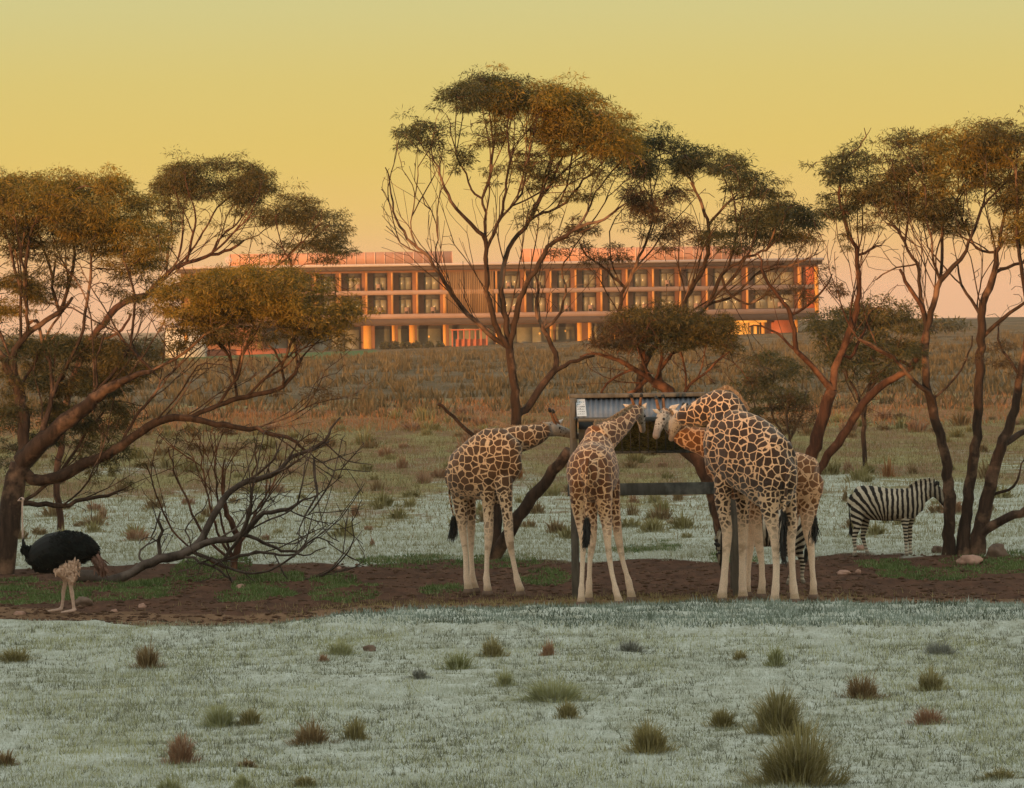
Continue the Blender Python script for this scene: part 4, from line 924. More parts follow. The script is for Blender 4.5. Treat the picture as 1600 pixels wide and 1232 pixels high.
def zebra(loc, rz, label, headdown=False):
    e = empty('zebra', loc, label, 'zebra', 'zebras near the feeder', rz)
    co, fa_ = [], []
    T = [(262, 290, 385, .10), (275, 250, 430, .19), (300, 226, 455, .25), (345, 212, 470, .28), (420, 216, 482, .31), (500, 232, 488, .33), (580, 240, 490, .33), (650, 240, 490, .30), (710, 238, 488, .25), (755, 255, 462, .19), (785, 290, 430, .12)]
    ch = []
    for cx, a, b, hw in T:
        x, z = zl(cx, (a + b) / 2); ch.append((x, 0, z, hw, (b - a) / 2 * ZS))
    put_tube(co, fa_, ch, up, 18, .06)
    if not headdown: nk = [(715, 340, 88, 60), (760, 308, 82, 48), (810, 282, 70, 38), (860, 262, 57, 32), (892, 255, 48, 30)]; hd = [(890, 254, 46, 34), (914, 268, 48, 36), (946, 308, 40, 28), (974, 352, 29, 22), (990, 380, 25, 22)]
    else: nk = [(700, 345, 88, 60), (745, 355, 78, 48), (785, 395, 66, 38), (815, 440, 54, 32), (830, 480, 46, 30)]; hd = [(828, 478, 44, 34), (842, 510, 46, 36), (838, 560, 38, 28), (830, 615, 27, 22), (826, 645, 24, 22)]
    put_tube(co, fa_, [(*[(zl(a, b)[0]), 0, zl(a, b)[1]], s * ZS, r * ZS) for a, b, r, s in nk], up, 14, .05)
    H = [(zl(a, b)[0], 0, zl(a, b)[1], s * ZS, r * ZS) for a, b, r, s in hd]; put_tube(co, fa_, H, up, 14, .04)
    legs = [([(305, 400, 60), (300, 470, 50), (300, 525, 30), (280, 590, 20), (276, 622, 19), (280, 680, 12.5), (281, 715, 14), (272, 742, 17)], -.17),
            ([(355, 400, 60), (362, 470, 48), (366, 530, 30), (352, 590, 20), (352, 622, 19), (368, 680, 12.5), (378, 715, 14), (388, 742, 17)], .17),
            ([(672, 420, 50), (668, 480, 36), (668, 540, 22), (670, 590, 16), (672, 630, 18), (672, 685, 11.5), (672, 715, 14), (677, 742, 17)], -.15),
            ([(705, 420, 50), (712, 480, 34), (712, 540, 21), (712, 590, 16), (712, 630, 18), (712, 685, 11.5), (712, 715, 14), (716, 742, 17)], .15)]
    for L_, yy in legs:
        ch = []
        for i, (a, b, r) in enumerate(L_):
            x, z = zl(a, b); ch.append((x, yy * (.8 if i < 2 else 1), z, r * ZS * (.75 if i < 3 else 1), r * ZS))
        put_tube(co, fa_, ch, Vector((1, 0, 0)), 10, .04)
    me = voxelise(pymesh('body', co, fa_), .0125, 3); V = coords(me)
    setattr_f(me, 'phase', zphase(V))
    a, b = H[0], H[-1]; d, t_ = segdist(V, a[:3], b[:3]); hm = sstep(.16, .13, d)
    setattr_f(me, 'dark', np.clip(hm * (.38 + .62 * sstep(.62, .8, t_)) + sstep(.06, .035, V[:, 2]), 0, 1))
    setattr_f(me, 'pale', sstep(.30, .12, V[:, 2]) * .35)
    link('body', me, MAT['zebra'], e)
    # mane, ears, tail, eyes
    if not headdown: mp = [(715, 240), (750, 218), (800, 204), (850, 198), (888, 196)]; mt = [(712, 228), (745, 200), (795, 182), (850, 174), (892, 174)]; ear = [((900, 220), (918, 186)), ((916, 228), (938, 194))]; eye = (938, 282)
    else: mp = [(705, 252), (760, 275), (805, 325), (840, 390), (860, 450)]; mt = [(708, 238), (772, 258), (822, 312), (858, 378), (880, 442)]; ear = [((852, 465), (885, 440)), ((857, 475), (893, 458))]; eye = (860, 525)
    n = 1600; k = len(mp) - 1; t_ = rng.random(n) * k; i = np.minimum(t_.astype(int), k - 1); f = (t_ - i)[:, None]
    A = np.array([(zl(*q)[0], 0, zl(*q)[1] - .03) for q in mp]); B = np.array([(zl(*q)[0], 0, zl(*q)[1]) for q in mt])
    a = A[i] * (1 - f) + A[i + 1] * f + rng.normal(0, .014, (n, 3)); b = B[i] * (1 - f) + B[i + 1] * f + rng.normal(0, .010, (n, 3))
    dd = np.zeros((n, 3)); dd[:, 0] = .008; cc = np.empty((n, 4, 3)); cc[:, 0] = a - dd; cc[:, 1] = a + dd; cc[:, 2] = b + dd; cc[:, 3] = b - dd
    q = np.arange(n) * 4; ce = np.repeat(zphase((a + b) / 2), 4)
    link('mane', npmesh('mane', cc.reshape(-1, 3), np.stack([q, q + 1, q + 2, q + 3], -1), 4, dict(phase=ce, dark=np.zeros(n * 4), pale=np.zeros(n * 4))), MAT['zebra'], e)
    for (p, q_), yy in zip(ear, (-.07, .07)):
        A_ = Vector((zl(*p)[0], yy, zl(*p)[1])); B_ = Vector((zl(*q_)[0], yy * 1.3, zl(*q_)[1])); c_, f_ = [], []
        tube(c_, f_, [A_, A_.lerp(B_, .5), B_], [.03, .042, .012], [.015, .02, .006], Vector((0, 1, 0)), 10); link('ear', pymesh('ear', c_, f_), MAT['hair_black'], e)
    for yy in (-.075, .075):
        bm = bmesh.new(); bmesh.ops.create_uvsphere(bm, u_segments=8, v_segments=6, radius=.022); bmesh.ops.translate(bm, vec=(zl(*eye)[0], yy, zl(*eye)[1]), verts=bm.verts)
        m_ = bpy.data.meshes.new('eye'); bm.to_mesh(m_); bm.free(); link('eye', m_, MAT['eye'], e)
    x, z = zl(262, 290); c_, f_ = [], []
    pts = [Vector((x, 0, z)), Vector((x - .05, 0, z - .12)), Vector((x - .04, 0, z - .38)), Vector((x - .02, 0, z - .5))]
    tube(c_, f_, pts, [.03, .022, .016, .014], ns=8); tl = link('tail', pymesh('tail', c_, f_), MAT['hair_black'], e)
    hair('tail_tuft', MAT['hair_black'], tl, [pts[-1], pts[-1] + Vector((0, 0, -.08))], [pts[-1] + Vector((.01, 0, -.22)), pts[-1] + Vector((.01, 0, -.3))], 160, .012, .02, .006, Vector((0, 0, 0)))
    return e
zp = G(1385, 868); zebra(Vector((P(1380, 868, zp.y).x, zp.y, .0)), 0, 'zebra standing in the open at right, its head behind a tree trunk')
zp = G(1190, 914); zebra(Vector((P(1205, 914, zp.y).x, zp.y, .0)), math.pi, 'zebra half hidden behind the legs of the two right giraffes', True)

# ---- ostrich
def ostrich():
    YO = Yg(100, 958); base = Vector((P(100, 958, YO).x, YO, 0)); s = .1875
    def q(cx, cy): return s * cx, 780 + s * cy
    e = empty('ostrich', base, 'black-feathered ostrich at the left with its pale neck raised', 'ostrich')
    k = Mat('ostrich_feathers', .9, .08); n = k.noise(k.coord(), 9, 4); i = k.island()
    k.col(k.mix(k.mr(i, .2, 1), (.002, .003, .0035), (.010, .013, .013))); MAT['of'] = k.m
    k = Mat('ostrich_skin', .75, .25); z = N(k.t, 'ShaderNodeSeparateXYZ'); k.L(k.coord(), z.inputs[0]); n = k.noise(k.coord(), 25, 3)
    sk = k.mix(k.mr(n, .3, .7), (.44, .31, .26), (.62, .45, .38)); th = k.attr('dark'); k.col(k.mix(th, sk, (.004, .005, .006))); MAT['os'] = k.m
    co, fa_ = [], []; ch = []
    for cx, a, b, hw in [(258, 470, 560, .14), (285, 410, 598, .28), (345, 342, 608, .37), (430, 284, 606, .41), (520, 268, 586, .42), (620, 275, 545, .36), (695, 305, 505, .27), (745, 350, 465, .17), (775, 390, 440, .09)]:
        x, y = q(cx, (a + b) / 2); p = P(x, y, YO); ch.append((p.x, p.y, p.z, hw, (b - a) / 2 * s * YO / F))
    put_tube(co, fa_, ch, up, 18, .06)
    nk = [(300, 500, 60), (262, 480, 48), (228, 440, 30), (202, 395, 20), (193, 350, 12), (189, 290, 9), (187, 200, 8), (186, 110, 8), (187, 40, 8.5), (188, 5, 11)]
    N_ = px_chain([(*q(a, b), YO - .05, r * s) for a, b, r in nk]); put_tube(co, fa_, N_, Vector((1, 0, 0)), 12, .04)
    hd = px_chain([(*q(a, b), YO - .05, r * s, r2_ * s) for a, b, r, r2_ in [(192, 2, 15, 16), (180, 0, 16, 18), (164, 8, 12, 12), (148, 16, 8, 5)]]); put_tube(co, fa_, hd, up, 10, .03)
    lg = [([(560, 520, 62, 80), (580, 580, 48, 62), (588, 640, 34, 40), (585, 690, 18, 20), (590, 730, 15, 16), (600, 790, 18, 19), (608, 850, 13, 14), (616, 910, 13, 14), (620, 945, 14, 15)], -.12),
          ([(500, 540, 60, 75), (520, 610, 45, 55), (545, 660, 26, 28), (540, 710, 16, 17), (528, 780, 16, 17), (524, 840, 12, 13), (514, 910, 12, 13), (508, 945, 13, 14)], .22)]
    toes = []
    for L_, dy in lg:
        c_ = px_chain([(*q(a, b), YO + dy, r * s, r2_ * s) for a, b, r, r2_ in L_]); c_[-1] = (c_[-1][0], c_[-1][1], .055, .035, .04); put_tube(co, fa_, c_, Vector((1, 0, 0)), 12, .035)
        f0 = Vector(c_[-1][:3])
        for dx, dy2, r in ((-.20, -.10, .026), (-.10, .14, .018)):
            t1 = Vector((f0.x, f0.y, .045)); t2 = Vector((f0.x + dx, f0.y + dy2, .022)); A_ = [(t1.x, t1.y, t1.z, .035, .03), ((t1.x + t2.x) / 2, (t1.y + t2.y) / 2, .032, r * 1.2, r), (t2.x, t2.y, t2.z, r * .8, r * .7)]
            put_tube(co, fa_, A_, up, 8, .03)
    me = voxelise(pymesh('body', [Vector(c) - base for c in co], fa_), .010, 2); V = coords(me)
    A = np.array(ch)[:, :3] - np.array(tuple(base)); d = np.full(len(V), 9.0)
    for i in range(len(A) - 1): d = np.minimum(d, segdist(V, A[i], A[i + 1])[0] - .5 * (ch[i][4] + ch[i + 1][4]))
    zt = P(*q(590, 690), YO).z; zn = P(*q(0, 340), YO).z
    dark = sstep(.2, .1, d) * sstep(P(0, 780 + s * 615, YO).z, P(0, 780 + s * 560, YO).z, V[:, 2] ) ; xn = P(*q(262, 400), YO).x - base.x
    dark = np.where((V[:, 0] < xn) & (V[:, 2] < zn) & (V[:, 2] > .8), 1.0, dark)
    setattr_f(me, 'dark', dark); link('body', me, MAT['os'], e)
    # plumage: overlapping curved feathers all over the trunk
    def feathers(name, mat, pts, nrm, dirs, L0, L1, W_):
        n = len(pts); L_ = (L0 + (L1 - L0) * rng.random(n))[:, None]; sd_ = np.cross(nrm, dirs); sd_ /= np.linalg.norm(sd_, axis=1)[:, None] + 1e-9
        wv = (W_ * (.6 + .7 * rng.random(n)))[:, None]; m = pts + dirs * L_ * .5 + nrm * .025; t2 = pts + dirs * L_ - nrm * .01 + np.array((0, 0, -1)) * L_ * .15
        c_ = np.empty((n, 5, 3)); c_[:, 0] = pts; c_[:, 1] = m + sd_ * wv; c_[:, 2] = t2 + sd_ * wv * .35; c_[:, 3] = t2 - sd_ * wv * .35; c_[:, 4] = m - sd_ * wv
        b = np.arange(n) * 5; f = np.stack([b, b + 1, b + 4, b + 1, b + 2, b + 3, b + 1, b + 3, b + 4], -1)
        return link(name, npmesh(name, c_.reshape(-1, 3), f, 3), mat, e)
    n = 2600; t_ = rng.random(n) * (len(ch) - 1); i = np.minimum(t_.astype(int), len(ch) - 2); f = (t_ - i)[:, None]; CH = np.array(ch)
    c_ = CH[i] * (1 - f) + CH[i + 1] * f; an = rng.random(n) * 6.283
    nr = np.stack([rng.normal(0, .08, n), np.cos(an), np.sin(an)], -1); nr /= np.linalg.norm(nr, axis=1)[:, None]
    pts = c_[:, :3] + np.stack([np.zeros(n), nr[:, 1] * c_[:, 3] * 1.0, nr[:, 2] * c_[:, 4] * 1.0], -1) - np.array(tuple(base))
    dr = np.stack([np.full(n, .9) + rng.normal(0, .25, n), rng.normal(0, .25, n), -.35 + rng.normal(0, .25, n)], -1)
    dr = dr - (dr * nr).sum(1)[:, None] * nr * .8; dr /= np.linalg.norm(dr, axis=1)[:, None]
    feathers('plumage', MAT['of'], pts, nr, dr, .06, .14, .020)
    # front ruff
    n = 350; cx = 180 + 90 * rng.random(n); cy = 360 + 150 * rng.random(n) * (cx - 170) / 90 + 0
    p = np.array([tuple(P(*q(a, b + 20), YO - .12 + .25 * rng.random()) - base) for a, b in zip(cx, cy)])
    feathers('ruff', MAT['of'], p, np.tile((0, -1.0, 0), (n, 1)) + rng.normal(0, .3, (n, 3)), np.tile((.3, 0, -.9), (n, 1)) + rng.normal(0, .25, (n, 3)), .05, .12, .014)
    # cream thigh feathers
    MAT['thf'] = plain('thigh_plumes', (.60, .41, .32), .8, .2, .2, 12); MAT['tlf'] = plain('tail_plumes', (.17, .095, .075), .8, .2, .35, 12)
    def sector(lst, n, dz, Yo):
        P_, D_ = [], []
        for _ in range(n):
            a, b, rx, ry = rnd.choice(lst); u, v = rnd.gauss(0, .45), rnd.gauss(0, .45)
            P_.append(tuple(P(*q(a + rx * u, b + ry * v), YO + Yo + rnd.uniform(-.12, .12)) - base)); D_.append((dz[0] + rnd.gauss(0, .25), rnd.gauss(0, .2), dz[1] + rnd.gauss(0, .2)))
        D_ = np.array(D_); D_ /= np.linalg.norm(D_, axis=1)[:, None]; return np.array(P_), D_
    p, d = sector([(560, 560, 85, 50), (595, 530, 65, 45), (605, 600, 50, 60), (515, 585, 50, 32), (595, 650, 20, 28)], 900, (-.05, -1), -.26)
    feathers('thigh_feathers', MAT['thf'], p, np.tile((0, -1.0, 0), (len(p), 1)) + rng.normal(0, .25, (len(p), 3)), d, .04, .085, .018)
    p, d = sector([(790, 455, 30, 30), (815, 500, 34, 35), (840, 540, 26, 28)], 420, (.35, -.9), 0)
    feathers('tail_feathers', MAT['tlf'], p, np.tile((0, -1.0, 0), (len(p), 1)) + rng.normal(0, .4, (len(p), 3)), d, .08, .17, .02)
    for yy in (-.065, .04):
        bm = bmesh.new(); bmesh.ops.create_uvsphere(bm, u_segments=8, v_segments=6, radius=.018); v = P(*q(176, -2), YO - .05) - base; bmesh.ops.translate(bm, vec=v + Vector((0, yy * .7, 0)), verts=bm.verts)
        m_ = bpy.data.meshes.new('eye'); bm.to_mesh(m_); bm.free(); link('eye', m_, MAT['eye'], e)
ostrich()

# morning haze over the whole place
hz = boxes('haze', [(-2700, 2700, -700, 6400, -42, 12.5)], None)
hm = bpy.data.materials.new('haze'); hm.use_nodes = True; hm.node_tree.nodes.clear()
ho = N(hm.node_tree, 'ShaderNodeOutputMaterial'); hv = N(hm.node_tree, 'ShaderNodeVolumePrincipled')
hv.inputs['Color'].default_value = (1.0, .83, .68, 1); hv.inputs['Density'].default_value = HAZE; hv.inputs['Anisotropy'].default_value = 0
hm.node_tree.links.new(hv.outputs[0], ho.inputs['Volume']); hz.data.materials.append(hm); hz['kind'] = 'stuff'
# ------------------------------------------------------------------ hay feeder
YF = Yg(1020, 929) + .1
fb = Vector((P(1022, 928, YF).x, YF, 0)); feeder = empty('hay_feeder', fb, 'timber hay feeder with a corrugated iron roof between the giraffes', 'feeder')
def fx(px): return P(px, 700, YF).x - fb.x
def fz(py): return P(1000, py, YF).z
xl, xr = fx(897), fx(1148)
zr, ze = fz(619.5), fz(652)         # ridge and front eave
for x, nm in ((xl, 'post'), (xr, 'post')):
    boxes('post', [(x - .06, x + .06, .0, .13, -.1, zr - .02)], MAT['timber'], feeder, .008)
    boxes('post', [(x - .06, x + .06, .95, 1.08, -.1, zr - .3)], MAT['timber'], feeder, .008)
    boxes('side_rail', [(x - .055, x + .055, .14, .94, zr - .55, zr - .42)], MAT['timber'], feeder, .006)
    boxes('side_panel', [(x - .03, x + .03, -.16, -.01, ze - .34, ze + .28), ], MAT['timber'], feeder, .005)
boxes('front_plank', [(xl - .12, xr - .08, -.045, -.003, fz(774), fz(755))], MAT['timber_dark'], feeder, .006)
boxes('ridge_cap', [(xl - .07, xr + .07, .10, .34, zr - .02, zr + .05)], MAT['timber'], feeder, .01)
boxes('gutter', [(xl + .06, xr + .05, -.50, -.42, ze - .06, ze + .015)], MAT['iron_dark'], feeder, .006)
boxes('barge_board', [(xl - .0, xl + .04, -.46, .1, ze - .03, ze + .02)], MAT['iron_dark'], feeder)
# corrugated sheet: sine profile along X
def corr(y0, z0, y1, z1, x0, x1, pitch=.086, amp=.012):
    n = int((x1 - x0) / pitch * 8); co = []; f = []
    th = .004
    for i in range(n + 1):
        x = x0 + (x1 - x0) * i / n; h = amp * math.cos(2 * math.pi * (x - x0) / pitch)
        co += [(x, y0, z0 + h), (x, y1, z1 + h), (x, y0, z0 + h - th), (x, y1, z1 + h - th)]
    for i in range(n):
        a = i * 4; b = a + 4; f += [(a, b, b + 1, a + 1), (a + 2, a + 3, b + 3, b + 2), (a, a + 2, b + 2, b), (a + 1, b + 1, b + 3, a + 3)]
    return pymesh('roof_sheet', co, f)
link('roof_sheet', corr(-.44, ze + .005, .20, zr - .01, xl + .04, xr + .05), MAT['iron'], feeder)
link('roof_sheet', corr(.24, zr - .01, 1.25, zr - .42, xl + .04, xr + .05), MAT['iron'], feeder)
# sticker on the roof's left end: a flat notice with illegible print
def onroof(x, t, lift): 
    return (x, -.44 + .64 * t, ze + .005 + (zr - ze - .015) * t + lift)
co = [onroof(fx(902), .03, .022), onroof(fx(917), .03, .022), onroof(fx(915), .86, .022), onroof(fx(901), .86, .022)]
st = link('notice', pymesh('notice', co, [(0, 1, 2, 3)], False), MAT['sticker'], feeder)
co, f = [], []
for row in range(6):
    for c_ in range(4):
        if rnd.random() < .2: continue
        x0 = fx(903.0 + c_ * 3.0); x1 = x0 + rnd.uniform(.012, .026); t0 = .10 + row * .115; t1 = t0 + rnd.uniform(.03, .075)
        b = len(co); co += [onroof(x0, t0, .0245), onroof(x1, t0 + .02, .0245), onroof(x1, t1, .0245), onroof(x0 + .006, t1, .0245)]; f.append((b, b + 1, b + 2, b + 3))
link('print', pymesh('print', co, f, False), MAT['sticker_ink'], st)['kind'] = 'stuff'
# hay rack: bars and hay
zb, zt_ = fz(706), fz(657)
boxes('rack_board', [(fx(905), fx(1142), .0, .9, zb - .03, zb + .01)], MAT['timber_dark'], feeder)
boxes('rack_back', [(fx(905), fx(1142), .55, .60, zb + .02, zt_ + .05)], MAT['iron_dark'], feeder)
for i in range(14):
    x = fx(958) + i * (fx(1136) - fx(958)) / 13; boxes('rack_bar', [(x - .007, x + .007, -.02, -.006, zb - .02, zt_)], MAT['iron_dark'], feeder)
n = 9000; x = rng.uniform(fx(930), fx(1130), n); y = rng.uniform(.0, .5, n); top = zt_ - .10 + .10 * vn(x, y, .3, 60); z = zb + (top - zb) * rng.random(n)
an = rng.random(n) * 6.283; el = rng.normal(-.2, .6, n); L_ = rng.uniform(.05, .16, n); d = np.stack([np.cos(an) * np.cos(el), np.sin(an) * np.cos(el) * .6, np.sin(el)], -1) * L_[:, None]
a = np.stack([x, y, z], -1); c3 = np.empty((n, 3, 3)); sdv = np.stack([np.zeros(n), np.zeros(n), np.full(n, .005)], -1); c3[:, 0] = a - sdv; c3[:, 1] = a + sdv; c3[:, 2] = a + d
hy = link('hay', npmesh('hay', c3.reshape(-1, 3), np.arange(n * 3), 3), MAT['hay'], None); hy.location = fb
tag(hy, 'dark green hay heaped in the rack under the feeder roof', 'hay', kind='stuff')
# ------------------------------------------------------------------ trees
def grow(spec):
    """limbs are traced centre lines; finer branches are grown from them towards the leaf clumps"""
    Yb = spec['Y']; pos, par, fix, lid = [], [], [], []
    pxs = []
    def near(px, py):
        best, bi = 1e9, 0
        for i, (a, b) in enumerate(pxs):
            d = (a - px) ** 2 + (b - py) ** 2
            if d < best: best, bi = d, i
        return bi
    step = spec.get('step', .16); n_l = 0
    for L in spec['limbs']:
        dY = L.get('dY', 0.0); pts = L['p']; st = None
        if pxs and not L.get('free'):
            st = near(*pts[0][:2]); Y0 = pos[st].y
        else: Y0 = Yb
        n = len(pts); ch = []
        for i, q in enumerate(pts):
            Y = Y0 + dY * (i / max(1, n - 1)); p = P(q[0], q[1], Y)
            if st is not None and i == 0: p = pos[st].copy()
            elif st is None and i == 0: p.z = min(p.z, -.1) if spec.get('grounded', True) else p.z
            ch.append((p.x, p.y, p.z, q[2] * (.48 + .34 * min(1, q[2] / 14)) * Yb / F, q[0], q[1]))
        A = catmull(ch, step); prev = st
        for i, a in enumerate(A):
            if i == 0 and st is not None: continue
            v = Vector(a[:3]); 
            if i > 0:
                j = .09 * step; v += Vector((rnd.gauss(0, j), rnd.gauss(0, j), rnd.gauss(0, j)))
            pos.append(v); par.append(prev if prev is not None else -1); fix.append(max(a[3], .006)); lid.append(n_l); pxs.append((a[4], a[5])); prev = len(pos) - 1
        n_l += 1
    nfix = len(pos)
    def proj(v):
        d = v - CAM; k = F / d.dot(fw); return 800 + d.dot(rt) * k, 616 - d.dot(upv) * k
    def inside(v):
        a, b = proj(v)
        return any(abs(a - q[0]) < q[2] * 1.0 and b > q[1] - q[3] * .45 for q in spec['blobs'])
    def shoot(i, d, L, depth):
        cur = i
        for k in range(max(2, int(L / step))):
            d = (d + Vector((0, 0, .045)) + Vector((rnd.gauss(0, .075), rnd.gauss(0, .075), rnd.gauss(0, .075)))).normalized()
            v = pos[cur] + d * step
            if not inside(v): return
            pos.append(v); par.append(cur); fix.append(None); lid.append(-1); cur = len(pos) - 1
            if depth < 2 and k > 1 and rnd.random() < .24:
                s_ = d.cross(Vector((rnd.gauss(0, 1), rnd.gauss(0, 1), rnd.gauss(0, 1)))).normalized(); shoot(cur, (d + s_ * rnd.uniform(.35, .65)).normalized(), L * .65, depth + 1)
    pr = spec.get('shoots', .42)
    for i in range(1, nfix):
        if fix[i] < .085 and pos[i].z > spec.get('sprout', 0) + .2 and rnd.random() < pr and par[i] >= 0:
            d = (pos[i] - pos[par[i]]).normalized(); s_ = d.cross(Vector((rnd.gauss(0, 1), rnd.gauss(0, 1), rnd.gauss(0, 1)))).normalized()
            shoot(i, (d + s_ * rnd.uniform(.4, .85) + Vector((0, 0, .35))).normalized(), rnd.uniform(.7, 2.0), 0)
    # leaf clumps
    clumps = []; att = []
    for (bx, by, brx, bry, dep, dy, dens, rc, lf) in spec['blobs']:
        Yc = Yb + dy; c = P(bx, by, Yc); s = Yc / F; rx, rz = brx * s, bry * s
        n = int(dens * (3.2 if lf else spec.get('bare', 1.6)) * math.pi * rx * rz * (.6 + .4 * dep)); k = 0; tries = 0
        while k < n and tries < n * 20:
            tries += 1
            u = Vector((rnd.uniform(-1, 1), rnd.uniform(-1, 1), rnd.uniform(-1, 1))); l = u.length
            if l > 1: continue
            if lf and u.z < .0 and rnd.random() < .22: continue
            if l < .5 and rnd.random() < .5: continue
            p = c + Vector((u.x * rx, u.y * dep, u.z * rz))
            if mnoise.noise(p * 1.5 + Vector((bx, 0, 0))) < -.10 and lf: continue
            k += 1; att.append(p)
            if lf and rnd.random() < .10: p = p + Vector((u.x * .28, u.y * .2, abs(u.z) * .30)); att[-1] = p
            if lf: clumps.append((p, rc * rnd.uniform(.5, 1.25), lf, l))
            if lf and rnd.random() < .75: att.append(p + Vector((rnd.gauss(0, .1), rnd.gauss(0, .1), -rz * rnd.uniform(.4, 2.4))))
    lo = spec.get('sprout', 0.0); att = [a for a in att if a.z > lo + .15]
    # space colonisation
    D = step; kill = step * 1.15; alive = list(range(len(att))); dirs = [None] * len(pos)
    for i in range(len(pos)):
        dirs[i] = (pos[i] - pos[par[i]]).normalized() if par[i] >= 0 else Vector((0, 0, 1))
    lo = spec.get('sprout', 0.0)
    for it in range(spec.get('iters', 90)):
        if not alive: break
        kd = kdtree.KDTree(len(pos))
        for i, p in enumerate(pos):
            if p.z < lo: kd.insert(p + Vector((0, 0, -50)), i)
            else: kd.insert(p, i)
        kd.balance(); pull = {}; nxt = []
        for a in alive:
            p, i, d = kd.find(att[a])
            if d < kill: continue
            nxt.append(a); pull.setdefault(i, Vector((0, 0, 0))); pull[i] += (att[a] - pos[i]).normalized()
        alive = nxt
        if not pull: break
        for i, v in pull.items():
            d = v.normalized() + dirs[i] * .55 + Vector((rnd.gauss(0, .22), rnd.gauss(0, .22), rnd.gauss(0, .22))); d.normalize()
            if len(pos) > 16000: break
            pos.append(pos[i] + d * D); par.append(i); fix.append(None); lid.append(-1); dirs.append(d)
    n = len(pos); acc = [0.0] * n; tip = spec.get('tip', .0058); ex = 2.15
    kids = [[] for _ in range(n)]
    for i in range(n):
        if par[i] >= 0: kids[par[i]].append(i)
    rad = [tip] * n
    for i in range(n - 1, -1, -1):
        if kids[i]:
            acc[i] = sum(rad[c] ** ex for c in kids[i]); rad[i] = acc[i] ** (1 / ex)
        if fix[i] is None: rad[i] = min(rad[i], .055)
        else: rad[i] = fix[i]
    # chains
    base = pos[0].copy(); base.z = gz1(base.x, base.y)
    e = empty(spec['name'], base, spec['label'], spec.get('cat', 'tree'), spec.get('group'))
    bark = MAT[spec.get('bark', 'bark')]
    parts = {}
    def chain(idx, key, start=None):
        ps = [pos[i] for i in idx]; rs = [rad[i] for i in idx]
        if start is not None: ps = [pos[start]] + ps; rs = [min(rs[0] * 1.1, rad[start])] + rs
        if len(ps) < 2: return
        co, fa_ = parts.setdefault(key, ([], []))
        big = max(rs); ns = 12 if big > .06 else (7 if big > .025 else 4)
        pts = [p - base for p in ps]
        if big > .05: rs = [r * (1 + .10 * mnoise.noise(p * 3.1)) for r, p in zip(rs, ps)]
        # parallel-transport frame
        T0 = (pts[1] - pts[0]).normalized(); u = T0.orthogonal().normalized(); rings = []
        for i, p in enumerate(pts):
            T = (pts[min(i + 1, len(pts) - 1)] - pts[max(i - 1, 0)])
            if T.length < 1e-6: T = T0
            T.normalize(); u = (u - T * u.dot(T)); u = u.normalized() if u.length > 1e-5 else T.orthogonal().normalized(); v = T.cross(u)
            b = len(co); rings.append(b); r = rs[i]
            for k in range(ns):
                an = 2 * math.pi * k / ns; rr = r * (1 + (.07 * math.sin(3 * an + i * .06) if ns == 12 else 0)); co.append(p + u * (rr * math.cos(an)) + v * (rr * math.sin(an)))
        for i in range(len(rings) - 1):
            for k in range(ns):
                k2 = (k + 1) % ns; fa_.append((rings[i] + k, rings[i] + k2, rings[i + 1] + k2, rings[i + 1] + k))
        fa_.append(tuple(rings[-1] + k for k in range(ns)))
    for L in range(n_l):
        idx = [i for i in range(nfix) if lid[i] == L]
        chain(idx, ('limb', L), par[idx[0]] if par[idx[0]] >= 0 else None)
    done = [False] * n
    for s in range(nfix, n):
        if done[s] or (par[s] >= nfix and not done[par[s]]): pass
        if done[s]: continue
        idx = [s]; done[s] = True; c = s
        while kids[c]:
            nx_ = max(kids[c], key=lambda q: rad[q])
            if done[nx_]: break
            done[nx_] = True; idx.append(nx_); c = nx_
        chain(idx, ('twig', 0), par[s])
    tr = None
    for key in sorted(parts, key=lambda k: (k[0] != 'limb', k[1])):
        co, fa_ = parts[key]
        nm = 'trunk' if key == ('limb', 0) else ('limb' if key[0] == 'limb' else 'twigs')
        o = link(nm, pymesh(nm, co, fa_), bark, e)
        if nm == 'twigs': o['kind'] = 'stuff'
    # foliage: drooping narrow leaves around every clump
    by = {}
    for p, rc, lf, l in clumps: by.setdefault(lf, []).append((p, rc))
    LL, LW, LN = spec.get('leaf', (.095, .0135, 74))
    for lf, cl in by.items():
        k = len(cl); ctr = np.array([tuple(c[0] - base) for c in cl]); rc = np.array([c[1] for c in cl])
        cnt = LN; ctr = np.repeat(ctr, cnt, 0); rcc = np.repeat(rc, cnt)
        m = len(ctr); u = rng.normal(0, 1, (m, 3)); u /= np.linalg.norm(u, axis=1)[:, None]; u[:, 2] = np.where(u[:, 2] < -.15, -u[:, 2] * .6, u[:, 2])
        rr = rng.random(m) ** .45
        p0 = ctr + u * (rcc * rr)[:, None] * np.array((1.15, 1.15, .75))
        d = u * .55 + rng.normal(0, .45, (m, 3)) + np.array((0, 0, -.35)); d /= np.linalg.norm(d, axis=1)[:, None]
        sd_ = np.cross(d, rng.normal(0, 1, (m, 3))); sd_ /= np.linalg.norm(sd_, axis=1)[:, None]
        ln = (LL * (.6 + .8 * rng.random(m)))[:, None]; wd = (LW * (.7 + .7 * rng.random(m)))[:, None] * .5
        co = np.empty((m, 4, 3)); co[:, 0] = p0; co[:, 1] = p0 + d * ln * .45 + sd_ * wd; co[:, 2] = p0 + d * ln + np.array((0, 0, -.12)) * ln; co[:, 3] = p0 + d * ln * .45 - sd_ * wd
        q = np.arange(m) * 4
        o = link('crown', npmesh('crown', co.reshape(-1, 3), np.stack([q, q + 1, q + 2, q + 3], -1), 4), MAT[lf], e); o['kind'] = 'stuff'
    return e, len(pos), len(clumps)
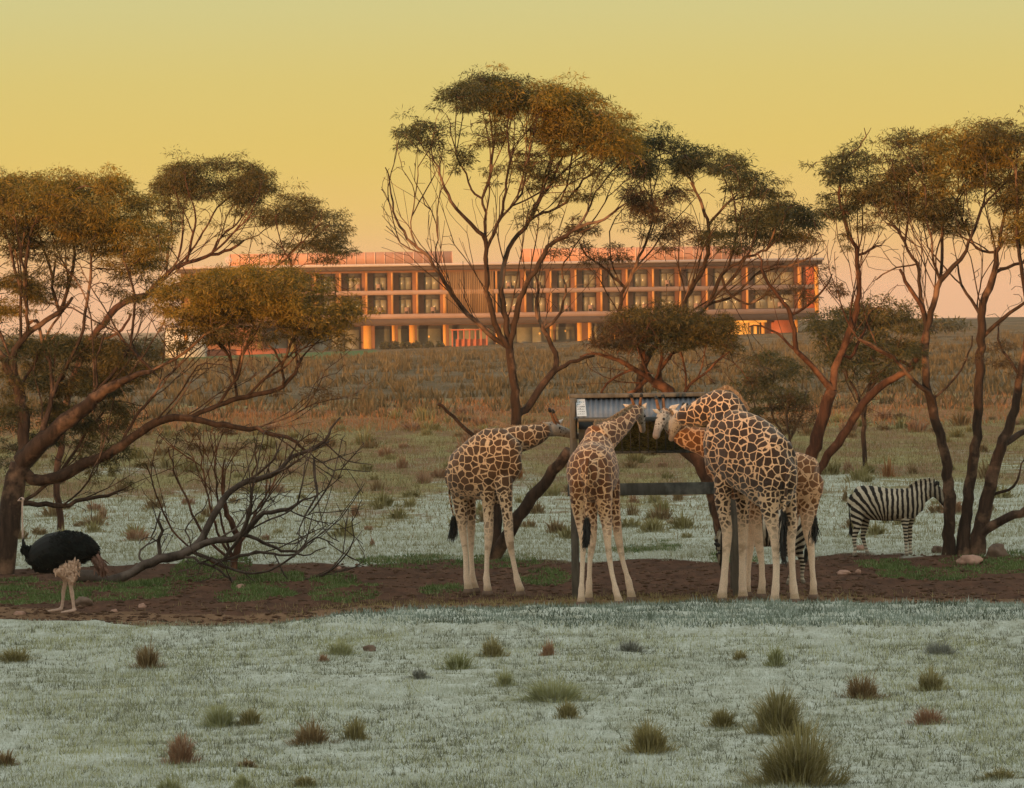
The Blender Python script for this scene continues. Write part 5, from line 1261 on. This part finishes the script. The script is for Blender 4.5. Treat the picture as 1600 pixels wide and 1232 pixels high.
D_, G_, N_, R_ = 'leaf_dark', 'leaf_sunlit', 'leaf_green', 'leaf_red'
YL = Yg(10, 892)
TREES = []
TREES.append(dict(name='mallee_tree', label='big leaning mallee tree at the far left with dense golden crown', Y=YL, sprout=.5, bark='bark', limbs=[
  dict(p=[(2, 905, 27), (10, 850, 23), (18, 800, 21), (24, 760, 21), (34, 725, 20)]),
  dict(p=[(36, 722, 19), (60, 698, 18), (95, 668, 16), (130, 640, 14), (165, 612, 11), (205, 590, 8), (236, 580, 5)], dY=-.9),
  dict(p=[(34, 738, 13), (66, 752, 12), (131, 726, 12), (190, 697, 10), (240, 662, 9), (285, 652, 8.5), (337, 662, 7), (400, 671, 6), (450, 684, 5), (478, 703, 3.5)], dY=-1.2),
  dict(p=[(305, 653, 6), (340, 634, 6), (375, 622, 6.5), (410, 616, 6), (442, 606, 5.5), (460, 585, 5), (472, 560, 4)], dY=.3),
  dict(p=[(30, 735, 14), (37, 700, 12), (37, 655, 12), (28, 610, 11), (10, 565, 10), (-10, 545, 8)], dY=.9),
  dict(p=[(30, 618, 9), (20, 560, 8), (41, 524, 7.5), (70, 503, 6.5), (94, 488, 6), (115, 465, 4)], dY=.7),
  dict(p=[(94, 488, 5), (82, 450, 4), (86, 410, 3)], dY=.4), dict(p=[(41, 524, 5), (42, 470, 4.5), (36, 420, 3.5), (30, 370, 2.5)], dY=-.5),
  dict(p=[(66, 700, 10), (75, 650, 7), (84, 610, 5.5), (100, 588, 4), (108, 560, 3)], dY=.8),
  dict(p=[(130, 640, 5), (150, 600, 4), (150, 560, 3), (165, 520, 2.5)], dY=.6),
  dict(p=[(190, 697, 5), (205, 665, 4), (225, 635, 4), (245, 612, 3.5), (250, 598, 2), (240, 580, 1.6)], dY=.2), dict(p=[(245, 612, 3), (262, 592, 2.6), (272, 572, 2.2), (272, 545, 1.6)], dY=.1),
  dict(p=[(52, 788, 7), (95, 791, 6), (140, 780, 5), (170, 775, 4.5), (192, 765, 3)], dY=-.4),
  dict(p=[(442, 606, 4), (440, 570, 3.5), (420, 540, 3)], dY=-.4), dict(p=[(375, 622, 4), (362, 580, 3.5), (350, 545, 3), (330, 520, 2)], dY=.5), dict(p=[(472, 560, 3), (495, 535, 2.4), (520, 512, 2)], dY=.2)],
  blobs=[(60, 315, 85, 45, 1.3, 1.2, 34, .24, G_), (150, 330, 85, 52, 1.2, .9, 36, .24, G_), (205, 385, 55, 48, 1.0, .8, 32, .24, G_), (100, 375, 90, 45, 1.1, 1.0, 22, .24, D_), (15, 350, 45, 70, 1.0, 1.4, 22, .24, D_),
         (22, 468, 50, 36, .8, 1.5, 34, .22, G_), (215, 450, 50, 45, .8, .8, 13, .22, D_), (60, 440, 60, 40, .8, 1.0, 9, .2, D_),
         (400, 462, 125, 44, 1.2, -.9, 36, .22, G_), (320, 472, 80, 46, 1.0, -.7, 32, .22, G_), (490, 488, 80, 44, 1.0, -1.0, 32, .22, G_), (400, 515, 120, 32, .9, -.9, 16, .2, D_), (300, 520, 60, 35, .7, -.8, 15, .2, D_), (510, 530, 50, 22, .6, -1, 8, .18, D_),
         (90, 570, 85, 45, .9, .9, 22, .22, N_), (140, 640, 80, 45, .8, .4, 20, .2, N_), (190, 560, 75, 38, .8, .6, 24, .22, D_), (60, 620, 60, 60, .7, .8, 13, .2, D_), (150, 695, 70, 38, .6, .3, 17, .2, N_), (190, 610, 50, 30, .5, .4, 12, .2, D_), (180, 740, 60, 18, .4, -.5, 6, .16, D_), (20, 690, 40, 60, .6, .6, 12, .2, N_), (480, 625, 50, 25, .5, -1, 4, .16, R_)]))
Y2t = Yg(96, 830)
TREES.append(dict(name='mallee_tree', label='slim mallee behind the big left tree, its two round crowns above the hotel roof', Y=Y2t, sprout=4.5, bark='bark_red', limbs=[
  dict(p=[(96, 832, 8), (94, 795, 8), (88, 765, 8), (92, 720, 8), (100, 660, 8), (112, 600, 8), (135, 545, 8), (172, 492, 8), (200, 470, 8), (228, 462, 7.5)]),
  dict(p=[(228, 462, 7), (245, 445, 6), (262, 429, 6), (292, 411, 5), (330, 400, 4.5), (360, 390, 4), (382, 378, 3)], dY=.4),
  dict(p=[(292, 411, 4), (300, 375, 3.5), (305, 345, 3), (300, 320, 2)], dY=-.5), dict(p=[(330, 400, 3), (345, 370, 3), (372, 350, 2.5), (385, 330, 2)], dY=.6),
  dict(p=[(262, 429, 4), (262, 390, 3), (270, 350, 2.4)], dY=.5), dict(p=[(228, 462, 6), (300, 440, 5), (360, 432, 4.5), (420, 430, 4), (455, 425, 4), (452, 398, 3.5), (470, 380, 2.6)], dY=-.3),
  dict(p=[(140, 540, 5), (160, 530, 4.5), (190, 515, 4), (205, 490, 3)], dY=-.5), dict(p=[(382, 378, 2.4), (405, 368, 2), (430, 345, 1.6)], dY=.2)],
  blobs=[(335, 285, 92, 36, .9, .4, 30, .25, D_), (275, 305, 38, 38, .7, .3, 26, .23, D_), (400, 315, 50, 34, .8, .3, 26, .25, D_), (455, 335, 50, 28, .7, 0, 24, .24, D_), (490, 365, 55, 38, .8, -.2, 22, .23, D_), (530, 400, 32, 25, .5, -.3, 20, .22, D_), (260, 350, 30, 25, .5, .3, 16, .2, N_), (250, 395, 30, 30, .4, 0, 8, .2, N_), (455, 400, 45, 25, .5, -.2, 9, .2, D_), (360, 360, 60, 25, .5, .3, 3, .2, D_), (520, 440, 18, 18, .4, -.3, 8, .2, D_)]))
Y3t = Yg(368, 886)
TREES.append(dict(name='mallee_shrub', label='bare many-stemmed mallee shrub behind the fallen dead branches', cat='shrub', Y=Y3t, sprout=.5, bark='bark_red', tip=.007, shoots=.5, bare=5, limbs=[
  dict(p=[(366, 890, 8), (370, 862, 8), (372, 842, 8), (362, 815, 7), (352, 792, 6), (347, 760, 4), (350, 720, 2.5)]),
  dict(p=[(370, 855, 5), (380, 830, 5), (392, 790, 3.5), (396, 740, 2.6), (405, 700, 2)], dY=.4), dict(p=[(366, 880, 4), (330, 850, 4), (306, 815, 3.6), (290, 775, 3), (272, 735, 2.4), (262, 700, 2)], dY=.3),
  dict(p=[(366, 882, 4), (345, 845, 3.6), (328, 790, 3), (318, 740, 2.4), (312, 690, 2)], dY=-.4), dict(p=[(366, 885, 3.6), (300, 860, 3), (262, 815, 2.8), (240, 760, 2.2), (228, 725, 1.7)], dY=-.2),
  dict(p=[(366, 880, 4), (352, 840, 3.5), (340, 780, 3), (338, 720, 2.4), (345, 680, 1.8)], dY=.6), dict(p=[(374, 850, 4), (400, 800, 3), (425, 760, 2.4), (440, 720, 2)], dY=.2)],
  blobs=[(300, 690, 60, 40, .8, 0, 9, .2, None), (360, 690, 60, 40, .8, .2, 12, .2, None), (280, 720, 60, 50, .7, -.2, 8, .2, None), (410, 710, 50, 40, .7, .2, 8, .2, None), (330, 690, 70, 26, .6, 0, 5, .14, R_), (420, 700, 40, 25, .5, 0, 3, .14, N_)]))
Yd = Yg(170, 908)
TREES.append(dict(name='fallen_dead_tree', label='fallen dead tree with grey twisting bare branches right of the ostrich', Y=Yd, grounded=False, cat='dead tree', sprout=-1, bark='bark_grey', tip=.008, step=.14, shoots=.42, bare=7, limbs=[
  dict(p=[(112, 900, 13), (140, 902, 14), (172, 908, 12), (200, 898, 10), (228, 882, 10), (262, 872, 10), (285, 866, 10), (311, 850, 9), (330, 815, 8), (350, 780, 8), (375, 757, 7), (424, 744, 6.5), (450, 721, 5.5), (482, 704, 5), (506, 690, 4.5), (522, 664, 3), (532, 652, 2)], dY=1.2),
  dict(p=[(285, 862, 8), (319, 850, 8), (350, 845, 7.5), (375, 836, 7), (393, 822, 7), (412, 802, 6), (450, 796, 5), (475, 782, 3), (494, 772, 1.8)], dY=-.6), dict(p=[(375, 838, 5), (412, 848, 4.6), (440, 860, 4), (465, 862, 4), (480, 850, 3), (492, 840, 2.4), (521, 848, 1.8)], dY=.5),
  dict(p=[(300, 880, 5), (350, 876, 4.5), (400, 862, 4), (440, 866, 3.4), (475, 868, 2.4), (505, 856, 1.6)], dY=-.5), dict(p=[(250, 874, 6), (248, 850, 5), (252, 830, 4.5), (245, 815, 4), (250, 800, 2)], dY=-.2), dict(p=[(248, 850, 3), (236, 838, 2.4), (246, 815, 2), (238, 790, 1.6)], dY=-.2),
  dict(p=[(225, 884, 4), (215, 868, 3), (228, 852, 2.5), (250, 842, 1.8)], dY=.2), dict(p=[(285, 872, 4), (330, 886, 3.6), (360, 905, 3), (368, 925, 1.8)], dY=-.8), dict(p=[(506, 690, 3), (530, 712, 2.6), (555, 724, 2), (580, 726, 1.4)], dY=.2), dict(p=[(482, 704, 3), (510, 730, 2.6), (545, 735, 2), (578, 738, 1.4)], dY=-.2),
  dict(p=[(281, 874, 3), (300, 850, 3), (290, 830, 3), (300, 812, 2.4), (322, 790, 2), (330, 760, 1.5)], dY=.2), dict(p=[(419, 912, 2.5), (450, 904, 3.5), (490, 902, 3), (525, 893, 1.5)], dY=-.4), dict(p=[(450, 796, 3), (470, 806, 2), (500, 800, 1.4)], dY=.2)],
  blobs=[(470, 740, 70, 50, .8, .5, 8, .2, None), (450, 690, 70, 30, .7, .8, 8, .2, None), (470, 820, 60, 35, .7, 0, 6, .2, None), (360, 880, 80, 22, .6, 0, 10, .2, None), (270, 850, 50, 40, .5, 0, 6, .2, None), (540, 700, 30, 35, .5, .8, 6, .2, None), (400, 790, 60, 40, .8, 0, 8, .2, None), (330, 900, 80, 16, .4, -.3, 10, .2, None)]))
Y4t = Yg(775, 874)
TREES.append(dict(name='mallee_tree', label='tallest mallee in the centre with wide sloping golden crown and bare left branches', Y=Y4t, sprout=4.0, bark='bark', limbs=[
  dict(p=[(772, 880, 14), (775, 840, 12), (777, 800, 11), (782, 755, 11), (792, 715, 11), (804, 675, 11.5), (807, 650, 11), (803, 600, 9.5), (800, 570, 9), (797, 545, 9)]),
  dict(p=[(775, 862, 13), (790, 840, 12.5), (810, 808, 12.5), (840, 768, 12), (866, 735, 11.5), (890, 706, 11.5)], dY=-1.0),
  dict(p=[(777, 800, 6), (765, 745, 6), (744, 690, 5.5), (720, 662, 5), (698, 642, 4.5), (684, 632, 4.5)], dY=-.6),
  dict(p=[(797, 545, 7), (780, 535, 6.5), (752, 512, 6), (720, 480, 6), (694, 442, 5), (671, 405, 4.6), (638, 373, 3.8), (615, 332, 3), (611, 300, 2.4), (606, 262, 1.6)], dY=.4),
  dict(p=[(671, 405, 3), (640, 390, 2.6), (620, 372, 2.2), (604, 355, 1.6)], dY=-.3), dict(p=[(694, 442, 3), (681, 400, 2.6), (683, 350, 2.2), (660, 310, 2)], dY=.6), dict(p=[(655, 390, 3), (640, 350, 2.4), (650, 300, 2), (628, 265, 1.4)], dY=-.5),
  dict(p=[(797, 545, 7.5), (778, 515, 7), (764, 470, 6.5), (760, 420, 6), (759, 377, 5.5), (745, 359, 5), (713, 327, 4.4), (694, 294, 3.6), (685, 262, 2.6), (672, 232, 1.8)], dY=-.7),
  dict(p=[(759, 377, 4), (755, 322, 3.6), (738, 295, 3), (722, 262, 2.4), (710, 232, 2), (700, 180, 1.4)], dY=.5), dict(p=[(760, 385, 4.6), (782, 340, 4), (790, 300, 3.5), (795, 250, 3), (790, 205, 2)], dY=-.4), dict(p=[(782, 340, 3.5), (815, 303, 3), (824, 260, 2.4), (830, 215, 2)], dY=.3),
  dict(p=[(798, 550, 7.5), (790, 500, 7), (783, 450, 6.5), (790, 405, 6), (803, 377, 5.5), (828, 345, 5), (842, 315, 4), (862, 285, 3.5), (880, 245, 2.6)], dY=.6),
  dict(p=[(800, 545, 7.5), (806, 495, 7), (818, 455, 6.5), (842, 414, 6), (856, 387, 5.5), (885, 368, 5), (911, 354, 4.5), (945, 342, 3.6), (976, 318, 2.6)], dY=-.4),
  dict(p=[(828, 345, 4), (858, 330, 3.6), (884, 317, 3.5), (911, 282, 3), (940, 258, 2.4), (950, 235, 1.8)], dY=.7),
  dict(p=[(811, 655, 9), (822, 640, 8.5), (842, 608, 8.5), (862, 585, 8), (869, 568, 7), (862, 540, 6), (850, 515, 5.5), (836, 485, 4.6), (842, 455, 4), (835, 430, 2.5)], dY=.9), dict(p=[(866, 582, 6), (882, 572, 5.5), (900, 562, 5), (928, 556, 3)], dY=.2), dict(p=[(852, 518, 4.5), (872, 495, 4), (885, 460, 3.4), (878, 420, 2.6), (895, 390, 2)], dY=.4)],
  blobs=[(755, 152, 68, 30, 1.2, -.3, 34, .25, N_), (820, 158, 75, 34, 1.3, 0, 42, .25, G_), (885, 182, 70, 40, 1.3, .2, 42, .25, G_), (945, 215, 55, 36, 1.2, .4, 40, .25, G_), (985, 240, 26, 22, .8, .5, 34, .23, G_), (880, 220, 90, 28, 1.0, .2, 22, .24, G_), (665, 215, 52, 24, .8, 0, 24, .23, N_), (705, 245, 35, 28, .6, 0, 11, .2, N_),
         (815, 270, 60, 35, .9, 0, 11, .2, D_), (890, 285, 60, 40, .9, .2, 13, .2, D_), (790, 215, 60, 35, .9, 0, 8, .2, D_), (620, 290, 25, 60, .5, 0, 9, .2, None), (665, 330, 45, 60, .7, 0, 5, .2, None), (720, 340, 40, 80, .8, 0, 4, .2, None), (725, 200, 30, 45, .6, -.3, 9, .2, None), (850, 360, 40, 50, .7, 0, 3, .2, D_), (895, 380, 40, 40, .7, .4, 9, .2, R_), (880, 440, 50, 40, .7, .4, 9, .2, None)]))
Y5t = Yg(1130, 866)
TREES.append(dict(name='mallee_tree', label='mallee with dark tufted crowns right of the tallest one, in front of the hotel', Y=Y5t + 1.0, sprout=3.8, bark='bark', limbs=[
  dict(p=[(1128, 868, 10), (1118, 800, 10), (1098, 740, 10), (1060, 695, 9.5), (1015, 650, 9), (1000, 610, 8.5), (1010, 560, 8), (1040, 520, 7.5), (1062, 492, 7)]),
  dict(p=[(1062, 492, 7), (1078, 455, 6.5), (1100, 418, 6), (1106, 385, 5.5), (1108, 355, 5), (1094, 312, 4), (1080, 285, 2.8)], dY=.3), dict(p=[(1045, 515, 6), (1080, 500, 6), (1104, 478, 5.5), (1129, 430, 5), (1155, 408, 4), (1190, 396, 3.5), (1215, 375, 2.4)], dY=-.6),
  dict(p=[(1108, 355, 4), (1130, 325, 3.5), (1150, 305, 2.6)], dY=.4), dict(p=[(1000, 612, 6), (985, 640, 5), (1000, 600, 6)], dY=0), dict(p=[(1010, 565, 6), (985, 530, 5.5), (968, 490, 5), (975, 450, 4.6), (995, 415, 4), (1010, 380, 3.4), (1020, 345, 2.6)], dY=.7), dict(p=[(975, 450, 4), (950, 425, 3.4), (925, 405, 3), (905, 380, 2)], dY=-.3),
  dict(p=[(1129, 430, 4), (1140, 460, 3.5), (1170, 475, 3), (1200, 462, 2.4), (1235, 470, 1.6)], dY=-.4), dict(p=[(1100, 480, 4), (1150, 460, 3.5), (1180, 430, 3), (1225, 412, 2)], dY=.4), dict(p=[(1020, 345, 2.6), (1015, 310, 2.4), (1005, 280, 2)], dY=.2)],
  blobs=[(1020, 250, 72, 34, 1.0, .4, 34, .24, N_), (1110, 262, 62, 26, .9, .3, 30, .23, N_), (1160, 295, 45, 28, .8, 0, 24, .22, N_), (1205, 352, 82, 32, 1.0, -.2, 34, .23, N_), (1150, 372, 50, 28, .8, -.2, 20, .22, N_), (1245, 378, 40, 20, .6, 0, 20, .21, D_), (1215, 310, 30, 18, .5, 0, 12, .2, D_), (1025, 312, 55, 34, .8, .4, 18, .21, R_), (1020, 350, 60, 30, .8, .5, 16, .2, R_), (1065, 375, 60, 22, .7, .2, 13, .2, R_), (940, 400, 40, 22, .5, .2, 16, .2, R_),
         (1100, 330, 50, 40, .7, 0, 4, .2, None), (950, 440, 70, 45, .8, .3, 9, .2, None), (1180, 440, 70, 50, .8, 0, 7, .2, None), (1060, 430, 60, 40, .8, .3, 7, .2, None)]))
TREES.append(dict(name='mallee_tree', label='low spreading mallee directly above the feeder roof with round olive crown', Y=Y5t, sprout=2.6, bark='bark_red', limbs=[
  dict(p=[(1136, 868, 14), (1126, 815, 13.5), (1108, 752, 13), (1088, 712, 12.5), (1066, 660, 12), (1046, 614, 11.5), (1020, 596, 10.5)]),
  dict(p=[(1020, 596, 8), (1000, 582, 7), (960, 562, 5), (925, 552, 3.5), (905, 560, 2)], dY=-.6), dict(p=[(1020, 598, 6), (1010, 575, 5), (998, 540, 4.5), (985, 515, 3.4), (990, 490, 2)], dY=.3), dict(p=[(1040, 608, 6), (1030, 580, 5.5), (1050, 555, 5), (1085, 535, 4), (1110, 515, 3)], dY=.5),
  dict(p=[(1055, 632, 5), (1080, 600, 4), (1110, 575, 3.5), (1140, 550, 2.6)], dY=-.4), dict(p=[(1010, 590, 6), (985, 615, 5.5), (960, 640, 5)], dY=.8), dict(p=[(985, 575, 4), (960, 590, 3.6), (940, 612, 3.2), (930, 640, 2.4)], dY=.3), dict(p=[(1020, 598, 5), (1035, 560, 4.4), (1030, 525, 3.5), (1040, 500, 2.4)], dY=-.3)],
  blobs=[(1030, 508, 85, 28, 1.1, 0, 40, .23, D_), (1095, 518, 55, 32, 1.0, 0, 36, .22, D_), (965, 525, 50, 30, .8, -.2, 26, .21, R_), (1130, 545, 28, 18, .6, -.2, 20, .2, D_), (1040, 535, 90, 22, .8, 0, 18, .2, N_), (1110, 590, 60, 35, .7, 0, 7, .2, None), (950, 590, 60, 30, .6, 0, 6, .2, None), (1150, 580, 40, 30, .6, 0, 4, .18, R_)]))
Y7t = Yg(1250, 868)
TREES.append(dict(name='mallee_tree', label='forked mallee behind the right giraffes with a dead twig poking out of its top', Y=Y7t, sprout=3.6, bark='bark_red', limbs=[
  dict(p=[(1240, 872, 14), (1250, 800, 13.5), (1262, 730, 13), (1276, 685, 13), (1292, 635, 12.5), (1298, 608, 11.5)]),
  dict(p=[(1298, 608, 9), (1304, 575, 8.5), (1318, 545, 8), (1335, 500, 7.5), (1342, 460, 6.5), (1341, 423, 6), (1337, 388, 5.5), (1322, 355, 5), (1312, 305, 4), (1316, 262, 3), (1316, 235, 2)], dY=.3),
  dict(p=[(1296, 612, 8), (1283, 592, 7.5), (1264, 568, 7), (1245, 545, 6.5), (1240, 515, 6), (1235, 492, 6), (1222, 470, 5), (1200, 445, 4.5), (1192, 420, 3.5), (1185, 395, 2.4)], dY=-.6), dict(p=[(1240, 540, 4), (1215, 522, 3.5), (1190, 510, 2.4), (1170, 512, 1.6)], dY=-.3),
  dict(p=[(1316, 262, 3), (1325, 245, 3), (1340, 232, 2.8), (1352, 212, 2.2), (1350, 198, 1.4)], dY=0), dict(p=[(1346, 222, 1.8), (1356, 208, 1.4), (1363, 202, 1)], dY=0), dict(p=[(1312, 550, 5), (1328, 560, 5), (1340, 540, 4.5), (1350, 515, 3.5), (1358, 490, 2)], dY=.4),
  dict(p=[(1241, 868, 9), (1262, 790, 9.5), (1280, 735, 9.5), (1310, 693, 9.5), (1341, 645, 9), (1372, 606, 9), (1400, 592, 8), (1425, 572, 8), (1440, 545, 7.5), (1447, 515, 7), (1440, 480, 6), (1420, 450, 5), (1406, 420, 3.6)], dY=-.8), dict(p=[(1338, 400, 4), (1362, 390, 3.5), (1376, 384, 2)], dY=.4), dict(p=[(1235, 492, 4), (1262, 478, 3.5), (1285, 455, 3), (1300, 430, 2)], dY=.5), dict(p=[(1425, 572, 5), (1395, 560, 4.5), (1365, 545, 3.5), (1340, 530, 2.5)], dY=.3)],
  blobs=[(1335, 275, 42, 38, .8, .2, 22, .21, N_), (1300, 272, 28, 20, .6, 0, 22, .2, N_), (1312, 325, 36, 22, .7, .2, 26, .21, N_), (1350, 330, 35, 40, .7, .2, 18, .2, D_), (1335, 370, 30, 30, .6, .2, 8, .18, D_), (1300, 390, 35, 40, .6, 0, 8, .2, None), (1270, 420, 50, 40, .6, 0, 7, .2, None), (1220, 430, 50, 40, .6, -.4, 8, .2, None), (1305, 440, 35, 25, .5, 0, 9, .18, R_), (1240, 460, 35, 25, .4, -.3, 12, .18, R_), (1380, 480, 50, 60, .7, 0, 6, .2, None)]))
Y8t = Yg(1505, 866)
TREES.append(dict(name='mallee_tree', label='four-stemmed mallee at the right among the boulders with a large brown crown', Y=Y8t, sprout=4.2, bark='bark', limbs=[
  dict(p=[(1506, 874, 17), (1506, 852, 14), (1508, 815, 12), (1512, 780, 11.5), (1522, 712, 11), (1528, 640, 10.5), (1531, 580, 10), (1533, 520, 9.5), (1536, 474, 8.5), (1550, 440, 8), (1558, 395, 6), (1566, 355, 4), (1572, 310, 2.8)]),
  dict(free=1, p=[(1482, 874, 15), (1482, 845, 12.5), (1484, 790, 12), (1480, 730, 11), (1470, 680, 10.5), (1458, 640, 10), (1450, 600, 9), (1446, 560, 8.5), (1450, 515, 7.5), (1458, 475, 7), (1470, 440, 6.5), (1490, 418, 6), (1510, 392, 4.5), (1520, 360, 3)], dY=-.5),
  dict(free=1, p=[(1526, 874, 17), (1531, 838, 15), (1545, 770, 13), (1564, 700, 11.5), (1582, 653, 10), (1592, 600, 9), (1602, 560, 8), (1606, 500, 6), (1600, 440, 5), (1590, 390, 3.6)], dY=-.3), dict(p=[(1530, 838, 11), (1550, 822, 10.5), (1575, 810, 9.5), (1605, 795, 8.5), (1640, 780, 7)], dY=-.6), dict(p=[(1564, 700, 8), (1585, 682, 7.5), (1612, 670, 6)], dY=.5),
  dict(p=[(1545, 785, 5), (1556, 770, 4.6), (1575, 766, 4), (1592, 752, 3.5), (1598, 725, 2.5), (1612, 700, 2)], dY=-.3), dict(p=[(1468, 672, 7), (1458, 625, 6.5), (1427, 594, 5.5), (1409, 572, 5), (1384, 551, 4), (1345, 532, 2.5)], dY=-.7), dict(p=[(1466, 625, 3.5), (1489, 596, 3), (1508, 565, 2.6), (1520, 526, 2)], dY=.4),
  dict(p=[(1450, 515, 6), (1442, 480, 5.5), (1437, 440, 5), (1434, 412, 4.5), (1419, 391, 4), (1403, 362, 3.5), (1385, 348, 2.6)], dY=.4), dict(p=[(1553, 425, 5), (1575, 418, 4.5), (1605, 408, 4)], dY=.4), dict(p=[(1558, 398, 4), (1535, 394, 3.6), (1520, 380, 3.4), (1508, 345, 2.6)], dY=.4), dict(p=[(1470, 440, 4), (1460, 410, 3.5), (1455, 370, 3), (1445, 335, 2)], dY=-.4),
  dict(p=[(1533, 530, 6), (1565, 500, 5), (1590, 480, 4.5), (1612, 470, 4)], dY=-.3), dict(p=[(1534, 500, 5), (1518, 470, 4.4), (1502, 445, 3.6), (1496, 415, 2.6)], dY=.5), dict(p=[(1434, 412, 3.4), (1400, 420, 3), (1370, 436, 2.4)], dY=.3), dict(p=[(1595, 590, 5), (1575, 560, 4), (1560, 530, 3), (1562, 500, 2)], dY=.5)],
  blobs=[(1415, 240, 48, 36, .9, .2, 20, .22, D_), (1420, 300, 58, 44, .9, 0, 26, .23, D_), (1440, 330, 60, 28, .9, 0, 24, .23, D_), (1500, 232, 62, 34, 1.0, .2, 28, .23, G_), (1480, 290, 55, 40, .9, 0, 20, .22, G_), (1495, 345, 55, 24, .8, 0, 24, .22, D_), (1565, 225, 60, 34, 1.0, 0, 28, .23, D_), (1600, 265, 60, 60, 1.0, 0, 26, .23, G_), (1560, 300, 55, 38, .9, 0, 22, .22, D_), (1590, 350, 50, 40, .9, 0, 22, .22, G_), (1545, 265, 50, 30, .8, 0, 11, .2, D_), (1660, 300, 60, 110, 1.0, 0, 10, .24, D_),
         (1400, 400, 50, 40, .7, 0, 7, .2, None), (1500, 420, 60, 40, .8, 0, 7, .2, None), (1570, 470, 50, 50, .7, 0, 7, .2, None), (1560, 560, 40, 40, .5, 0, 6, .2, R_), (1590, 530, 40, 30, .5, 0, 6, .2, None), (1400, 560, 50, 30, .5, -.5, 8, .18, N_)]))
Y9 = 150
TREES.append(dict(name='mallee_tree', label='dense round dark green mallee behind the forked one at right', Y=Y9, sprout=1.0, bark='bark', leaf=(.15, .028, 55), step=.22, limbs=[
  dict(p=[(1352, 740, 6), (1350, 690, 6), (1352, 640, 6), (1358, 600, 5)]), dict(p=[(1352, 640, 5), (1330, 600, 4), (1310, 560, 3)], dY=.5), dict(p=[(1356, 610, 4.5), (1385, 575, 4), (1410, 545, 3)], dY=-.5), dict(p=[(1358, 600, 4), (1365, 560, 3.4), (1360, 520, 2.4)], dY=.5)],
  blobs=[(1325, 515, 60, 40, 1.6, 0, 8, .30, N_), (1385, 508, 60, 42, 1.5, 0, 8, .30, D_), (1350, 565, 90, 34, 1.4, 0, 4, .28, N_), (1400, 570, 50, 40, 1.2, 0, 4.5, .26, D_), (1300, 560, 40, 30, 1.2, 0, 4, .26, N_)]))
Y10 = Yg(1225, 706)
TREES.append(dict(name='mallee_shrub', label='sparse green shrub just right of the arched neck of the largest giraffe', cat='shrub', Y=Y10, sprout=.8, bark='bark_grey', leaf=(.15, .028, 60), step=.22, limbs=[
  dict(p=[(1232, 720, 4), (1234, 690, 4), (1230, 650, 3.6), (1236, 615, 3)]), dict(p=[(1232, 700, 3.4), (1212, 660, 3), (1200, 620, 2.6)], dY=.4), dict(p=[(1233, 690, 3.4), (1252, 650, 3), (1260, 610, 2.6)], dY=-.4), dict(p=[(1176, 700, 2.4), (1180, 640, 2.2), (1178, 595, 1.8)], dY=.4)],
  blobs=[(1205, 578, 50, 26, 1.4, 0, 7, .30, N_), (1225, 615, 50, 40, 1.4, 0, 4, .26, N_), (1180, 620, 36, 36, 1.2, 0, 3.5, .26, N_), (1240, 650, 40, 40, 1.0, 0, 5, .26, R_)]))
TREES.append(dict(name='far_tree', label='far dark scrub on the horizon right of the hotel', Y=560, sprout=-9, bark='bark', leaf=(.6, .16, 26), step=.9, tip=.03, iters=40, grounded=False, limbs=[dict(p=[(1440, 520, 2), (1440, 512, 2), (1442, 505, 1.5)])],
      blobs=[(1425, 510, 40, 9, 3, 0, .9, .9, D_), (1470, 512, 40, 7, 3, 0, .9, .8, N_)]))
# darker trees far behind on the left horizon
for (px, py, wp, hp, Y, lab) in ((60, 560, 150, 34, 520, 'far dark tree clump at the left edge of the horizon'), (190, 562, 120, 30, 540, 'far dark tree clump left of the white pavilion'), (420, 556, 60, 0, 0, '')):
    if not hp: continue
    s = Y / F
    TREES.append(dict(name='far_tree', label=lab, Y=Y, sprout=-9, bark='bark', leaf=(.6, .16, 26), step=.9, tip=.03, iters=40, grounded=False, limbs=[dict(p=[(px, py + 8, 2), (px, py - 4, 2), (px + 3, py - 12, 1.5)])],
      blobs=[(px - wp * .25, py - 12, wp * .3, hp * .45, 4, 0, .9, 1.1, D_), (px + wp * .2, py - 14, wp * .35, hp * .5, 4, 0, .9, 1.1, N_)]))
for t in TREES:
    e, a, b = grow(t)
    pass
# hedge plants along the hotel terrace
for i, (px, wp) in enumerate(((602, 16), (617, 14), (634, 20), (652, 18), (671, 14), (688, 12))):
    Y = 656; p = P(px, 548, Y); s = Y / F; m = 500; u = rng.normal(0, 1, (m, 3)); u /= np.linalg.norm(u, axis=1)[:, None]; p0 = u * (rng.random(m) ** .4)[:, None] * np.array((wp * s * .5, .6, .55)) + np.array((0, 0, .5))
    co = np.repeat(p0, 3, 0) + rng.normal(0, .13, (m * 3, 3)); o = link('shrub', npmesh('shrub', co, np.arange(m * 3), 3), MAT['leaf_green']); o.location = p
    tag(o, ('dark terrace shrub, first from the left below the hotel windows', 'dark terrace shrub, second from the left', 'wide dark terrace shrub, third from the left', 'dark terrace shrub, fourth from the left', 'dark terrace shrub, fifth from the left', 'small terrace shrub nearest the red pergola')[i], 'shrub', 'terrace shrubs')
